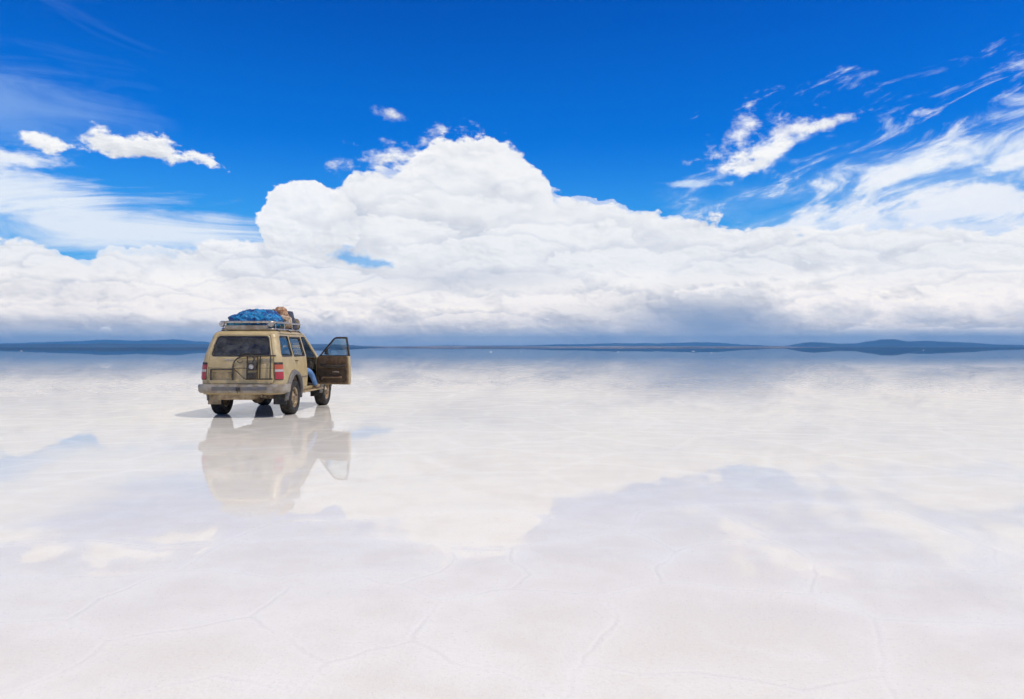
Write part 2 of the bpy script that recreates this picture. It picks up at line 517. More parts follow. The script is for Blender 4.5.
me.vertices.add(len(co)); me.vertices.foreach_set('co', co.ravel())
me.loops.add(quads.size); me.loops.foreach_set('vertex_index', quads.ravel().astype(np.int32))
me.polygons.add(len(quads)); me.polygons.foreach_set('loop_start', np.arange(0, quads.size, 4, dtype=np.int32))
me.update(calc_edges=True); me.shade_smooth()
at = me.attributes.new('ridge', 'FLOAT', 'POINT'); at.data.foreach_set('value', (.45 * np.exp(-(D / .035) ** 2) + .55 * np.exp(-(D / .22) ** 2)).astype(np.float32).ravel())
at = me.attributes.new('crack', 'FLOAT', 'POINT'); at.data.foreach_set('value', (np.exp(-(D / .010) ** 2) * np.clip((wob - .1) * 2, .4, 1)).astype(np.float32).ravel())


def attr(t, n):
    a = t.nodes.new('ShaderNodeAttribute'); a.attribute_name = n
    return S(t, a.outputs['Fac'])


m, t, b = mat('wet_salt')
g = S(t, t.nodes.new('ShaderNodeTexCoord').outputs['Object'])
t.nodes.remove(b)
big = noise_tex(t, g, .35, 5, .5)
med = noise_tex(t, g, 2.2, 6, .6)
fin = noise_tex(t, g, 38, 6, .7)
sx = t.nodes.new('ShaderNodeMapping'); sx.inputs['Scale'].default_value = (.5, 2.2, 1); t.links.new(g.o, sx.inputs[0])
stk = noise_tex(t, S(t, sx.outputs[0]), 1.2, 7, .62)
vor = t.nodes.new('ShaderNodeTexVoronoi'); vor.voronoi_dimensions = '2D'; vor.feature = 'DISTANCE_TO_EDGE'
vv = vec(t, 'ADD', g, vec(t, 'SCALE', noise_tex(t, g, .9, 3, .5, col=True), scale=.5))
t.links.new(vv.o, vor.inputs['Vector']); vor.inputs['Scale'].default_value = .62
sg = t.nodes.new('ShaderNodeSeparateXYZ'); t.links.new(g.o, sg.inputs[0])
gy = S(t, sg.outputs[1])
farnet = smooth(S(t, vor.outputs['Distance']), .09, .0) * smooth(gy, 7.0, 9.5)      # the net goes on beyond the modelled ridges
rid, crk = attr(t, 'ridge').max(farnet * .6), attr(t, 'crack')
base = mixc(t, smooth(med * .5 + big * .3 + fin * .2, .42, .58), (.80, .742, .645), (.84, .792, .70))
base = mixc(t, smooth(stk, .52, .72) * .18, base, (.76, .73, .68))
base = mixc(t, rid * (.35 + med * .45), base, (.87, .835, .765))
base = mixc(t, smooth(fin, .52, .72) * .36, base, (.66, .60, .52))
base = mixc(t, crk * (.12 + med * .45), base, (.62, .57, .50))
df = t.nodes.new('ShaderNodeBsdfDiffuse'); t.links.new(base.o, df.inputs['Color'])
bp = t.nodes.new('ShaderNodeBump'); bp.inputs['Strength'].default_value = .55; bp.inputs['Distance'].default_value = .005
t.links.new((fin + med * .8).o, bp.inputs['Height']); t.links.new(bp.outputs[0], df.inputs['Normal'])
gl = t.nodes.new('ShaderNodeBsdfGlossy'); gl.inputs['Roughness'].default_value = 0.0
wv = t.nodes.new('ShaderNodeBump'); wv.inputs['Strength'].default_value = .0016; wv.inputs['Distance'].default_value = .004
t.links.new(noise_tex(t, S(t, sx.outputs[0]), 3.0, 3, .5).o, wv.inputs['Height'])
fr = t.nodes.new('ShaderNodeFresnel'); fr.inputs['IOR'].default_value = 1.30
wet = (smooth(big * .5 + stk * .5, .35, .6) * .10 + .90) * (1.0 - rid * .1)
mx = t.nodes.new('ShaderNodeMixShader')
t.links.new(((S(t, fr.outputs[0]) ** 1.1 * (S(t, fr.outputs[0]) * .35 + .83) * wet).cl()).o, mx.inputs[0]); t.links.new(df.outputs[0], mx.inputs[1]); t.links.new(gl.outputs[0], mx.inputs[2])
t.links.new(mx.outputs[0], t.nodes['Material Output'].inputs['Surface'])
MSALT = m
tag(link('salt_flat', me, m), 'flooded white salt flat with polygon ridges mirroring the sky', None, None, 'structure')
# ================================================================ the off-road car
# local frame: x right, y forward, z up, origin on the ground under the rear axle
def paint_mat():
    m, t, b = mat('dusty_tan_paint')
    g = S(t, t.nodes.new('ShaderNodeTexCoord').outputs['Object'])
    sg = t.nodes.new('ShaderNodeSeparateXYZ'); t.links.new(g.o, sg.inputs[0]); z = S(t, sg.outputs[2])
    n = noise_tex(t, g, 3.2, 7, .62, dim='3D'); f = noise_tex(t, g, 26, 6, .65, dim='3D')
    c = mixc(t, smooth(n, .38, .62), (.42, .315, .150), (.50, .39, .20))
    mud = smooth(n * .45 + f * .75 - z * .6 + .28, .35, .85)          # splashed mud low on the panels
    c = mixc(t, mud * .7, c, (.22, .135, .06))
    c = mixc(t, smooth(f, .50, .68) * .5, c, (.40, .29, .15))
    t.links.new(c.o, b.inputs['Base Color'])
    t.links.new((mud * .3 + .42 + f * .12).o, b.inputs['Roughness'])
    b.inputs['Coat Weight'].default_value = .25; b.inputs['Coat Roughness'].default_value = .25
    return m

PAINT = paint_mat()
BLACK = simple('black_rubber', (.018, .018, .018), .75, c2=(.05, .045, .038), scale=14)
TYRE = simple('dusty_tyre_rubber', (.013, .012, .011), .85, c2=(.05, .04, .028), scale=9, amt=.5, bump=.3)
DKMET = simple('dark_steel', (.03, .028, .027), .5, .2, c2=(.075, .055, .038), scale=18)
STEEL = simple('dusty_bright_steel', (.55, .54, .52), .38, .75, c2=(.38, .31, .22), scale=22)
BUMP = simple('dusty_bumper_metal', (.34, .30, .24), .5, .12, c2=(.22, .17, .11), scale=5, coat=.1)
PLAST = simple('grey_flare_plastic', (.11, .11, .115), .6, c2=(.16, .14, .115), scale=10)
RIMM = simple('muddy_wheel_metal', (.42, .33, .21), .55, .3, c2=(.20, .125, .06), scale=12)
TRIM = simple('brown_door_trim', (.15, .088, .042), .75, c2=(.21, .135, .07), scale=9, bump=.2)
LTRIM = simple('dark_brown_vinyl', (.06, .038, .02), .7, c2=(.10, .065, .035), scale=9)
SEATM = simple('grey_brown_seat_fabric', (.10, .085, .07), .9, c2=(.16, .13, .10), scale=15)
DARKI = simple('dark_cabin_lining', (.035, .03, .026), .9, c2=(.06, .05, .04), scale=8)
UNDER = simple('muddy_underbody', (.10, .075, .05), .8, c2=(.26, .18, .10), scale=8)
TANU = simple('dusty_tan_tank', (.42, .32, .19), .7, c2=(.27, .19, .10), scale=9)
REDL = simple('red_lens', (.34, .014, .025), .35, coat=.5)
AMBL = simple('amber_lens', (.42, .075, .02), .35, coat=.5)
CLRL = simple('clear_lens', (.45, .38, .35), .35, coat=.5)
MIRR = simple('mirror_glass', (.75, .8, .82), .05, 1.0)
PLATE = simple('dusty_plate', (.50, .37, .18), .6, c2=(.38, .27, .13), scale=14)


def glass_mat(name, tint, amount, refl=.5):
    m, t, b = mat(name); t.nodes.remove(b)
    tr = t.nodes.new('ShaderNodeBsdfTransparent'); tr.inputs[0].default_value = (*tint, 1)
    gl = t.nodes.new('ShaderNodeBsdfGlossy'); gl.inputs['Roughness'].default_value = .03
    df = t.nodes.new('ShaderNodeBsdfDiffuse'); df.inputs[0].default_value = (.25, .25, .23, 1)
    g = S(t, t.nodes.new('ShaderNodeTexCoord').outputs['Object'])
    dust = smooth(noise_tex(t, g, 6, 6, .6, dim='3D'), .2, .8) * amount
    m1 = t.nodes.new('ShaderNodeMixShader'); t.links.new(dust.o, m1.inputs[0]); t.links.new(tr.outputs[0], m1.inputs[1]); t.links.new(df.outputs[0], m1.inputs[2])
    fr = t.nodes.new('ShaderNodeFresnel'); fr.inputs[0].default_value = 1.5
    m2 = t.nodes.new('ShaderNodeMixShader'); t.links.new((S(t, fr.outputs[0]) * refl + refl * .06).cl().o, m2.inputs[0])
    t.links.new(m1.outputs[0], m2.inputs[1]); t.links.new(gl.outputs[0], m2.inputs[2])
    t.links.new(m2.outputs[0], t.nodes['Material Output'].inputs['Surface'])
    return m

GREAR = glass_mat('tinted_rear_glass', (.17, .20, .20), .30, .55)
GSIDE = glass_mat('side_glass', (.74, .80, .82), .16, 1.1)
GCLR = glass_mat('clear_glass', (.82, .88, .88), .06, .8)


def interp(tab, v):
    if v <= tab[0][0]: return tab[0][1]
    for (a, p), (b, q) in zip(tab, tab[1:]):
        if v <= b:
            k = (v - a) / (b - a); k = k * k * (3 - 2 * k) * .35 + k * .65
            return p + (q - p) * k
    return tab[-1][1]

WT_ = [(.40, .865), (.60, .900), (.90, .915), (1.12, .900), (1.34, .880), (1.60, .803), (1.80, .745), (1.885, .715), (1.95, .62)]
LEAN = [(.70, 0), (1.10, .015), (1.36, .04), (1.60, .115), (1.80, .195), (1.885, .24), (2.0, .30)]
W0, RC, YR = .90, .15, -.98
A0 = W0 - RC; A1 = A0 + RC * pi / 2
def sy(y): return A1 + (y - (YR + RC))

def shell(s, z, off=0.):
    t = abs(s)
    if t < A0: x, y, n = t, YR, (0, -1)
    elif t < A1:
        a = (t - A0) / RC; x, y, n = A0 + RC * sin(a), YR + RC - RC * cos(a), (sin(a), -cos(a))
    else: x, y, n = W0, YR + RC + t - A1, (1, 0)
    x *= interp(WT_, z) / W0
    if y > 2.4: x *= 1 - .045 * ((y - 2.4) / 1.05) ** 2
    # slight bow of the tail in plan
    if t < A1: y += .035 * (x / W0) ** 2
    else: y += .035 * max(0, 1 - (y - YR - RC) / .5)
    y += interp(LEAN, z) * max(0., 1 - (y - YR) / 1.3)
    x += n[0] * off; y += n[1] * off
    return Vector((x if s >= 0 else -x, y, z))


def rounded(poly, r, n=4):
    """polygon with rounded corners; r a number or a list"""
    out = []; N = len(poly)
    for i in range(N):
        p = Vector(poly[i]); a = Vector(poly[i - 1]); b = Vector(poly[(i + 1) % N])
        rr = r[i] if isinstance(r, (list, tuple)) else r
        if rr <= 0: out.append(tuple(p)); continue
        u, v = (a - p), (b - p); lu, lv = u.length, v.length
        d = min(rr, lu * .45, lv * .45)
        p0, p1 = p + u / lu * d, p + v / lv * d
        for k in range(n + 1):
            q = k / n; out.append(tuple(p0 * (1 - q) ** 2 + p * 2 * q * (1 - q) + p1 * q * q))
    return out


def sheet(outer, holes=(), off=0., fn=None, cx=.055, cz=.06, flip=False):
    """flat (s, z) panel with holes, cut finely and laid on the body's surface"""
    fn = fn or shell
    polys = [[Vector((*p, 0)) for p in outer]] + [[Vector((*p, 0)) for p in h] for h in holes]
    tris = tessellate_polygon(polys)
    bm = bmesh.new()
    vs = [bm.verts.new(v) for pl in polys for v in pl]
    for tr in tris:
        try: bm.faces.new([vs[i] for i in tr])
        except ValueError: pass
    s0, s1 = min(p[0] for p in outer), max(p[0] for p in outer)
    z0, z1 = min(p[1] for p in outer), max(p[1] for p in outer)
    k = math.ceil(s0 / cx)
    while k * cx < s1:
        s = k * cx
        if abs(abs(s)) < A0 - .02 and k % 3: k += 1; continue
        bmesh.ops.bisect_plane(bm, geom=bm.verts[:] + bm.edges[:] + bm.faces[:], plane_co=(s, 0, 0), plane_no=(1, 0, 0), dist=1e-5)
        k += 1
    k = math.ceil(z0 / cz)
    while k * cz < z1:
        bmesh.ops.bisect_plane(bm, geom=bm.verts[:] + bm.edges[:] + bm.faces[:], plane_co=(0, k * cz, 0), plane_no=(0, 1, 0), dist=1e-5)
        k += 1
    bmesh.ops.remove_doubles(bm, verts=bm.verts, dist=1e-5)
    for v in bm.verts: v.co = fn(v.co.x, v.co.y, off)
    bmesh.ops.recalc_face_normals(bm, faces=bm.faces)
    # make the normals point away from the car's middle
    bm.faces.ensure_lookup_table(); bm.normal_update()
    s = sum(f.normal.dot(f.calc_center_median() - Vector((0, .6, 1.0))) * f.calc_area() for f in bm.faces)
    if s < 0: bmesh.ops.reverse_faces(bm, faces=bm.faces)
    return bm


def panel(name, outer, holes, m, parent, off=0., solid=.025, **k):
    return build(name, sheet(outer, holes, off, **k), m, parent, 50, 0, solid, recalc=False)


def mir(poly): return [(-s, z) for s, z in poly][::-1]


def box(bm, x0, x1, y0, y1, z0, z1):
    r = bmesh.ops.create_cube(bm, size=1)['verts']
    for v in r: v.co = Vector(((x0 + x1) / 2 + v.co.x * (x1 - x0), (y0 + y1) / 2 + v.co.y * (y1 - y0), (z0 + z1) / 2 + v.co.z * (z1 - z0)))
    return r


def tube(bm, pts, r, n=8, closed=False, taper=None):
    pts = [Vector(p) for p in pts]; rings = []
    N = len(pts)
    for i, p in enumerate(pts):
        a = pts[i - 1] if (i or closed) else p; b = pts[(i + 1) % N] if (i < N - 1 or closed) else p
        d = (b - a).normalized()
        u = d.cross(Vector((0, 0, 1)))
        if u.length < .15: u = d.cross(Vector((0, 1, 0)))
        u.normalize(); w = d.cross(u)
        rr = taper[i] if taper else r
        rings.append([bm.verts.new(p + (u * cos(2 * pi * k / n) + w * sin(2 * pi * k / n)) * rr) for k in range(n)])
    for i in range(N if closed else N - 1):
        A, B = rings[i], rings[(i + 1) % N]
        for k in range(n): bm.faces.new((A[k], A[(k + 1) % n], B[(k + 1) % n], B[k]))
    if not closed:
        bm.faces.new(rings[0][::-1]); bm.faces.new(rings[-1])


def curve_pts(pts, n=5, closed=False):
    """Catmull-Rom through the points"""
    P = [Vector(p) for p in pts]; out = []; N = len(P)
    rng_ = range(N if closed else N - 1)
    for i in rng_:
        p0 = P[i - 1] if (i > 0 or closed) else P[0]
        p1, p2 = P[i], P[(i + 1) % N]
        p3 = P[(i + 2) % N] if (i + 2 < N or closed) else P[-1]
        for k in range(n):
            t_ = k / n
            out.append(.5 * ((2 * p1) + (p2 - p0) * t_ + (2 * p0 - 5 * p1 + 4 * p2 - p3) * t_ ** 2 + (3 * p1 - p0 - 3 * p2 + p3) * t_ ** 3))
    if not closed: out.append(P[-1])
    return out


def lathe(bm, prof, n=48, axis='X', c=(0, 0, 0), rmod=None):
    """prof: list of (axial, radius); rings round the axis"""
    rings = []
    for j, (a, r) in enumerate(prof):
        ring = []
        for k in range(n):
            th = 2 * pi * k / n; rr = r + (rmod(j, k) if rmod else 0)
            p = {'X': (a, rr * cos(th), rr * sin(th)), 'Y': (rr * cos(th), a, rr * sin(th)), 'Z': (rr * cos(th), rr * sin(th), a)}[axis]
            ring.append(bm.verts.new(Vector(p) + Vector(c)))
        rings.append(ring)
    for A, B in zip(rings, rings[1:]):
        for k in range(n): bm.faces.new((A[k], A[(k + 1) % n], B[(k + 1) % n], B[k]))
    return rings


def sweep(bm, path, sect, closed_sect=True):
    """path: list of (point, outward normal); sect: list of (outward, up)"""
    rings = [[bm.verts.new(Vector(p) + Vector((nn[0], nn[1], 0)) * o + Vector((0, 0, u))) for o, u in sect] for p, nn in path]
    m_ = len(sect)
    for A, B in zip(rings, rings[1:]):
        for k in range(m_): bm.faces.new((A[k], A[(k + 1) % m_], B[(k + 1) % m_], B[k]))
    bm.faces.new(rings[0]); bm.faces.new(rings[-1][::-1])


car = bpy.data.objects.new('off_road_car', None); C.objects.link(car)
car.location = (-6.02, 17.65, 0); car.rotation_euler = (0, 0, radians(-1.0))
tag(car, 'dusty tan off-road estate car with its right front door open and luggage on the roof', 'car')

# ---- side openings, in (y, z)
def arc(cy, cz, r, a0, a1, n=18): return [(cy + r * cos(radians(a0 + (a1 - a0) * i / n)), cz + r * sin(radians(a0 + (a1 - a0) * i / n))) for i in range(n + 1)]
def S_(poly): return [(sy(y), z) for y, z in poly]
WHEELY = (0, 2.85); AR = .50; AZC = .44
half = [(sy(-.545), .52)] + S_(arc(0, AZC, AR, 171, 9)) + S_(arc(2.85, AZC, AR, 171, 9)) + S_([(3.42, .56), (3.45, .70), (3.45, 1.10), (3.30, 1.17), (2.22, 1.27), (1.44, 1.885)])
outer = half + [(-s, z) for s, z in half][::-1]
quarter = [(-.86, 1.37), (-.03, 1.37), (-.03, 1.825), (-.76, 1.825)]
rdoor = [(.56, .60), (1.0, .60), (1.0, 1.845), (.02, 1.845), (.02, 1.02)] + arc(0, AZC, AR + .05, 88, 17, 8)
fdoor = [(1.06, .60), (1.98, .60), (2.04, .80), (2.04, 1.26), (1.40, 1.845), (1.06, 1.845)]
rwin = [(.07, 1.365), (.955, 1.365), (.955, 1.812), (.07, 1.812)]
fwin = [(1.12, 1.375), (1.86, 1.375), (1.80, 1.42), (1.385, 1.765), (1.12, 1.77)]
gate = [(-.735, .755), (.735, .755), (.735, 1.85), (-.735, 1.85)]
gate_win = [(-.69, 1.375), (.69, 1.375), (.70, 1.825), (-.70, 1.825)]
R_ = rounded
qh = R_(S_(quarter), .07); rh = R_(S_(rdoor[:5]) , [.05, .05, .06, .06, .03])  + S_(rdoor[5:]); fh = R_(S_(fdoor), .05)
gh = R_(gate, .06)
panel('body', outer, [qh, mir(qh), rh, mir(rh), fh, mir(fh), gh], PAINT, car, 0, .035)

# roof: closes the shell above 1.86 m
bm = bmesh.new()
edge = []
smax = sy(1.44)
for i in range(61): edge.append(shell(smax - 2 * smax * i / 60, 1.885))
fr0, fr1 = edge[-1], edge[0]
for i in range(1, 8): edge.append(fr0.lerp(fr1, i / 8) + Vector((0, .10 * sin(pi * i / 8), 0)))
rings = []
levels = [(0, 0), (.03, .028), (.08, .048), (.16, .062), (.3, .074), (.5, .082), (.75, .085)]
for k, dz in levels:
    rings.append([bm.verts.new((p.x * (1 - k), .42 + (p.y - .42) * (1 - k), 1.885 + dz)) for p in edge])
for A, B in zip(rings, rings[1:]):
    for i in range(len(A)): bm.faces.new((A[i], A[(i + 1) % len(A)], B[(i + 1) % len(A)], B[i]))
bm.faces.new(rings[-1])
build('roof', bm, PAINT, car, 50, 0, 0)
for sgn in (1, -1):
    bm = bmesh.new(); tube(bm, [shell(sgn * sy(y), 1.89, .012) for y in np.linspace(-.75, 1.42, 12)], .012, 6)
    build('drip_rail', bm, PAINT, car)

# tailgate, two leaves
zs = 1.105
up = R_([(-.727, zs + .004), (.727, zs + .004), (.727, 1.843), (-.727, 1.843)], [.01, .01, .06, .06])
lo = R_([(-.727, .763), (.727, .763), (.727, zs - .004), (-.727, zs - .004)], [.05, .05, .01, .01])
gw = R_(gate_win, .09)
panel('upper_tailgate', up, [gw], PAINT, car, .004, .03)
# pressed lower leaf with a recess for the plate
prc = R_([(-.66, .845), (-.15, .845), (-.15, 1.055), (-.66, 1.055)], .02)
panel('lower_tailgate', lo, [prc], PAINT, car, .004, .03)
panel('plate_recess', R_([(-.68, .83), (-.13, .83), (-.13, 1.07), (-.68, 1.07)], .02), [], PAINT, car, -.028, .004)
panel('licence_plate', R_([(-.60, .88), (-.21, .88), (-.21, 1.01), (-.60, 1.01)], .01), [], PLATE, car, -.018, .004)
rg = panel('rear_window', R_([(-.71, 1.355), (.71, 1.355), (.718, 1.836), (-.718, 1.836)], .09), [], GREAR, car, -.006, .004)
# dark printed border of the glass
panel('window_seal', R_([(-.70, 1.367), (.70, 1.367), (.709, 1.833), (-.709, 1.833)], .09), [R_([(-.67, 1.395), (.67, 1.395), (.68, 1.808), (-.68, 1.808)], .09)], BLACK, car, .0065, .006)
bm = bmesh.new()
tube(bm, [shell(.0, 1.385, .03), shell(.02, 1.40, .045), shell(.30, 1.425, .04), shell(.44, 1.415, .03)], .008, 6)
tube(bm, [shell(-.05, 1.43, .022), shell(.20, 1.435, .028), shell(.46, 1.425, .022)], .007, 6)
lathe(bm, [(0, .0), (0, .022), (.03, .02), (.03, 0.)], 12, 'Y', tuple(shell(0, 1.385, .03)))
build('rear_wiper', bm, BLACK, car)
bm = bmesh.new()
for a, b in ((-.36, -.13), (.46, .66)):
    bm = bmesh.new(); x = a
    while x < b - .02:
        w = .018
        p = shell(x, 1.295, .010); box(bm, p.x, p.x + w, p.y - .004, p.y + .004, 1.283, 1.303); x += .027
    p = shell((a + b) / 2, 1.283, .008); box(bm, a, b - .01, p.y - .003, p.y + .003, 1.279, 1.284)
    build('badge', bm, STEEL, car)

# side glass and doors
for sg_ in (1, -1):
    f = (lambda p: p) if sg_ > 0 else mir
    def grow(poly, d):
        cx_ = sum(p[0] for p in poly) / len(poly); cz_ = sum(p[1] for p in poly) / len(poly)
        return [(p[0] + d * (1 if p[0] > cx_ else -1), p[1] + d * (1 if p[1] > cz_ else -1)) for p in poly]
    panel('quarter_window', f(R_(S_(grow(quarter, .02)), .08)), [], GSIDE, car, -.016, .004)
    panel('window_seal', f(R_(S_(grow(quarter, .012)), .08)), [f(R_(S_(grow(quarter, -.02)), .06))], BLACK, car, .004, .006)
    ins = .006
    rd = [(.56 + ins, .60 + ins), (1.0 - ins, .60 + ins), (1.0 - ins, 1.845 - ins), (.02 + ins, 1.845 - ins), (.02 + ins, 1.02)] + arc(0, AZC, AR + .057, 88, 17, 8)
    dp = panel('rear_door', f(R_(S_(rd[:5]), [.05, .05, .06, .06, .03]) + S_(rd[5:])), [f(R_(S_(rwin), .05))], PAINT, car, .002, .045)
    panel('window_seal', f(R_(S_(grow(rwin, .012)), .05)), [f(R_(S_(grow(rwin, -.022)), .05))], BLACK, dp, .006, .008)
    panel('window_glass', f(R_(S_(grow(rwin, .01)), .05)), [], GSIDE, dp, -.022, .004)
    bm = bmesh.new(); tube(bm, [shell(sg_ * sy(.11), 1.25, .005), shell(sg_ * sy(.12), 1.25, .032), shell(sg_ * sy(.24), 1.25, .032), shell(sg_ * sy(.25), 1.25, .005)], .012, 6)
    build('door_handle', bm, BLACK, dp)
    bm = bmesh.new(); tube(bm, [shell(sg_ * sy(y), .86, .008) for y in np.linspace(.59, .98, 6)], .012, 6)
    build('rub_strip', bm, PLAST, dp)

# front doors: the left one shut, the right one swung open about its hinge
def front_door(sg_, opened):
    f = (lambda p: p) if sg_ > 0 else mir
    i = .006
    fd = [(1.06 + i, .60 + i), (1.98 - i, .60 + i), (2.04 - i, .80), (2.04 - i, 1.26), (1.40, 1.82 - i), (1.06 + i, 1.82 - i)]
    hinge = shell(sg_ * sy(2.02), 1.0); hinge.z = 0
    root = bpy.data.objects.new('front_door', None); C.objects.link(root); root.parent = car
    root.location = hinge
    fn = lambda s, z, o=0.: shell(s, z, o) - hinge
    skin_low = [(1.066, .606), (1.974, .606), (2.034, .80), (2.034, 1.265), (1.93, 1.355), (1.066, 1.355)]
    build('door_panel', sheet(f(R_(S_(skin_low), [.05, .05, .05, .02, .02, .01])), [], .002, fn), PAINT, root, 50, 0, .085, recalc=False)
    frame = [(1.066, 1.345), (1.96, 1.345), (1.42, 1.838), (1.066, 1.838)]
    fi = [(1.10, 1.365), (1.89, 1.365), (1.405, 1.80), (1.10, 1.80)]
    build('window_frame', sheet(f(R_(S_(frame), [.0, .0, .07, .04])), [f(R_(S_(fi), .03))], -.004, fn), DKMET if opened else PAINT, root, 50, 0, .04, recalc=False)
    build('window_glass', sheet(f(R_(S_([(1.11, 1.36), (1.86, 1.36), (1.40, 1.81), (1.09, 1.81)]), .03)), [], -.022, fn), GCLR, root, 50, 0, .004, recalc=False)
    bm = bmesh.new(); tube(bm, [fn(sg_ * sy(1.12), 1.25, .005), fn(sg_ * sy(1.13), 1.25, .032), fn(sg_ * sy(1.25), 1.25, .032), fn(sg_ * sy(1.26), 1.25, .005)], .012, 6)
    build('door_handle', bm, BLACK, root)
    # inner trim
    tr = build('inner_trim', sheet(f(R_(S_([(1.09, .625), (1.95, .625), (2.01, .80), (1.99, 1.25), (1.95, 1.34), (1.10, 1.34)]), .05)), [], -.087, fn, cx=.08, cz=.08), TRIM, root, 50, 0, .012, recalc=False)
    build('lower_trim', sheet(f(R_(S_([(1.13, .66), (1.90, .66), (1.95, .84), (1.95, 1.02), (1.13, 1.02)]), .06)), [], -.100, fn, cx=.08, cz=.08), LTRIM, tr, 50, 0, .01, recalc=False)
    bm = bmesh.new()
    q = lambda y, z, o: fn(sg_ * sy(y), z, o)
    tube(bm, [q(1.16, 1.10, -.12), q(1.30, 1.075, -.15), q(1.70, 1.075, -.15), q(1.86, 1.11, -.12)], .03, 8)
    build('armrest', bm, DARKI, root, 60)
    bm = bmesh.new(); tube(bm, [q(1.28, .80, -.105), q(1.80, .80, -.125), q(1.84, .74, -.125)], .035, 6)
    build('door_pocket', bm, TRIM, root)
    bm = bmesh.new(); tube(bm, [q(1.36, .93, -.105), q(1.44, .945, -.115), q(1.54, .935, -.105)], .017, 6)
    build('pull_handle', bm, STEEL, root)
    # edge seal strip in body colour down the free edge of the door
    bm = bmesh.new(); tube(bm, [q(1.073, z, -.045) for z in np.linspace(.62, 1.34, 8)], .006, 5)
    build('edge_seal', bm, BLACK, root)
    bm = bmesh.new()
    c_ = q(1.78, 1.44, .0); sx_ = sg_
    vs = box(bm, -.10, .10, -.045, .045, -.085, .085)
    bmesh.ops.bevel(bm, geom=bm.edges[:], offset=.03, segments=2, affect='EDGES')
    for v in bm.verts: v.co += c_ + Vector((sx_ * .17, .02, .02))
    tube(bm, [c_ + Vector((0, 0, -.03)), c_ + Vector((sx_ * .10, .01, -.01))], .02, 6)
    mo = build('door_mirror', bm, BLACK, root)
    bm = bmesh.new(); box(bm, -.08, .08, -.002, .002, -.065, .065)
    for v in bm.verts: v.co += c_ + Vector((sx_ * .17, -.027, .02))
    build('mirror_glass', bm, MIRR, mo)
    if opened: root.rotation_euler = (0, 0, radians(75))
    return root

fd_open = front_door(1, True); fd_open['label'] = 'right front door swung wide open, brown inner trim showing'
front_door(-1, False)

# windscreen, bonnet, front face
def quad_grid(bm, a, b, c_, d, n=8, bow=(0, 0, 0)):
    V = [[None] * (n + 1) for _ in range(n + 1)]
    for i in range(n + 1):
        for j in range(n + 1):
            u, v = i / n, j / n
            p = (Vector(a) * (1 - u) + Vector(b) * u) * (1 - v) + (Vector(d) * (1 - u) + Vector(c_) * u) * v
            p += Vector(bow) * 4 * u * (1 - u)
            V[i][j] = bm.verts.new(p)
    for i in range(n):
        for j in range(n): bm.faces.new((V[i][j], V[i + 1][j], V[i + 1][j + 1], V[i][j + 1]))
pb, pt = shell(sy(2.20), 1.28), shell(sy(1.44), 1.88)
bm = bmesh.new(); quad_grid(bm, (-pb.x + .01, pb.y, pb.z), (pb.x - .01, pb.y, pb.z), (pt.x - .01, pt.y, pt.z), (-pt.x + .01, pt.y, pt.z), 8, (0, .10, 0))
build('windscreen', bm, GCLR, car, 60, 0, 0)
bm = bmesh.new()
nn = 12; V = []
for i in range(nn + 1):
    u = i / nn * 2 - 1; row = []
    for j in range(nn + 1):
        v = j / nn; y = 2.16 + .10 * (1 - u * u) + (3.44 - 2.16) * v
        x = u * (.865 - .045 * v * v)
        row.append(bm.verts.new((x, y, 1.285 - .12 * v ** 1.3 + .035 * (1 - u ** 4) - .07 * max(0, v - .85) / .15)))
    V.append(row)
for i in range(nn):
    for j in range(nn): bm.faces.new((V[i][j], V[i + 1][j], V[i + 1][j + 1], V[i][j + 1]))
build('bonnet', bm, PAINT, car, 50, 0, .02)
bm = bmesh.new(); box(bm, -.84, .84, 3.36, 3.47, .62, 1.12); build('front_panel', bm, PAINT, car, 40, .03)
bm = bmesh.new()
for k in range(4): box(bm, -.42, .42, 3.465, 3.49, .84 + k * .055, .865 + k * .055)
build('grille', bm, DKMET, car, 40, .004)
for sg_ in (1, -1):
    bm = bmesh.new(); box(bm, sg_ * .48 - .0, sg_ * .78, 3.46, 3.495, .84, 1.04); build('headlight', bm, CLRL, car, 40, .015)
bm = bmesh.new(); box(bm, -.92, .92, 3.50, 3.66, .52, .72); build('front_bumper', bm, BUMP, car, 40, .04)

# rear bumper wrapping round to the arches
def plan_path(y_end, off, n=44, z=.65):
    smx = sy(y_end); out = []
    for i in range(n + 1):
        s = smx - 2 * smx * i / n
        p = shell(s, z, 0); q = shell(s, z, .05); d = (q - p); d.normalize(); p.z = 0
        out.append((p + d * off, d))
    return out
bm = bmesh.new()
sweep(bm, plan_path(-.56, .0), [(-.02, .555), (.065, .555), (.095, .60), (.10, .70), (.085, .742), (-.02, .75)])
build('rear_bumper', bm, BUMP, car, 35)
bm = bmesh.new()
pth = [(Vector((x, YR + .035 * (x / .9) ** 2, 0)), Vector((0, -1, 0))) for x in np.linspace(-.60, .62, 10)]
sweep(bm, pth, [(.09, .61), (.112, .615), (.115, .69), (.09, .70)]); build('bumper_step', bm, PLAST, car, 35)
bm = bmesh.new(); box(bm, -.045, .045, -1.125, -1.09, .60, .68); tube(bm, [(0, -1.11, .60), (0, -1.15, .575), (0, -1.13, .55)], .012, 6); build('tow_hook', bm, DKMET, car, 40, .004)

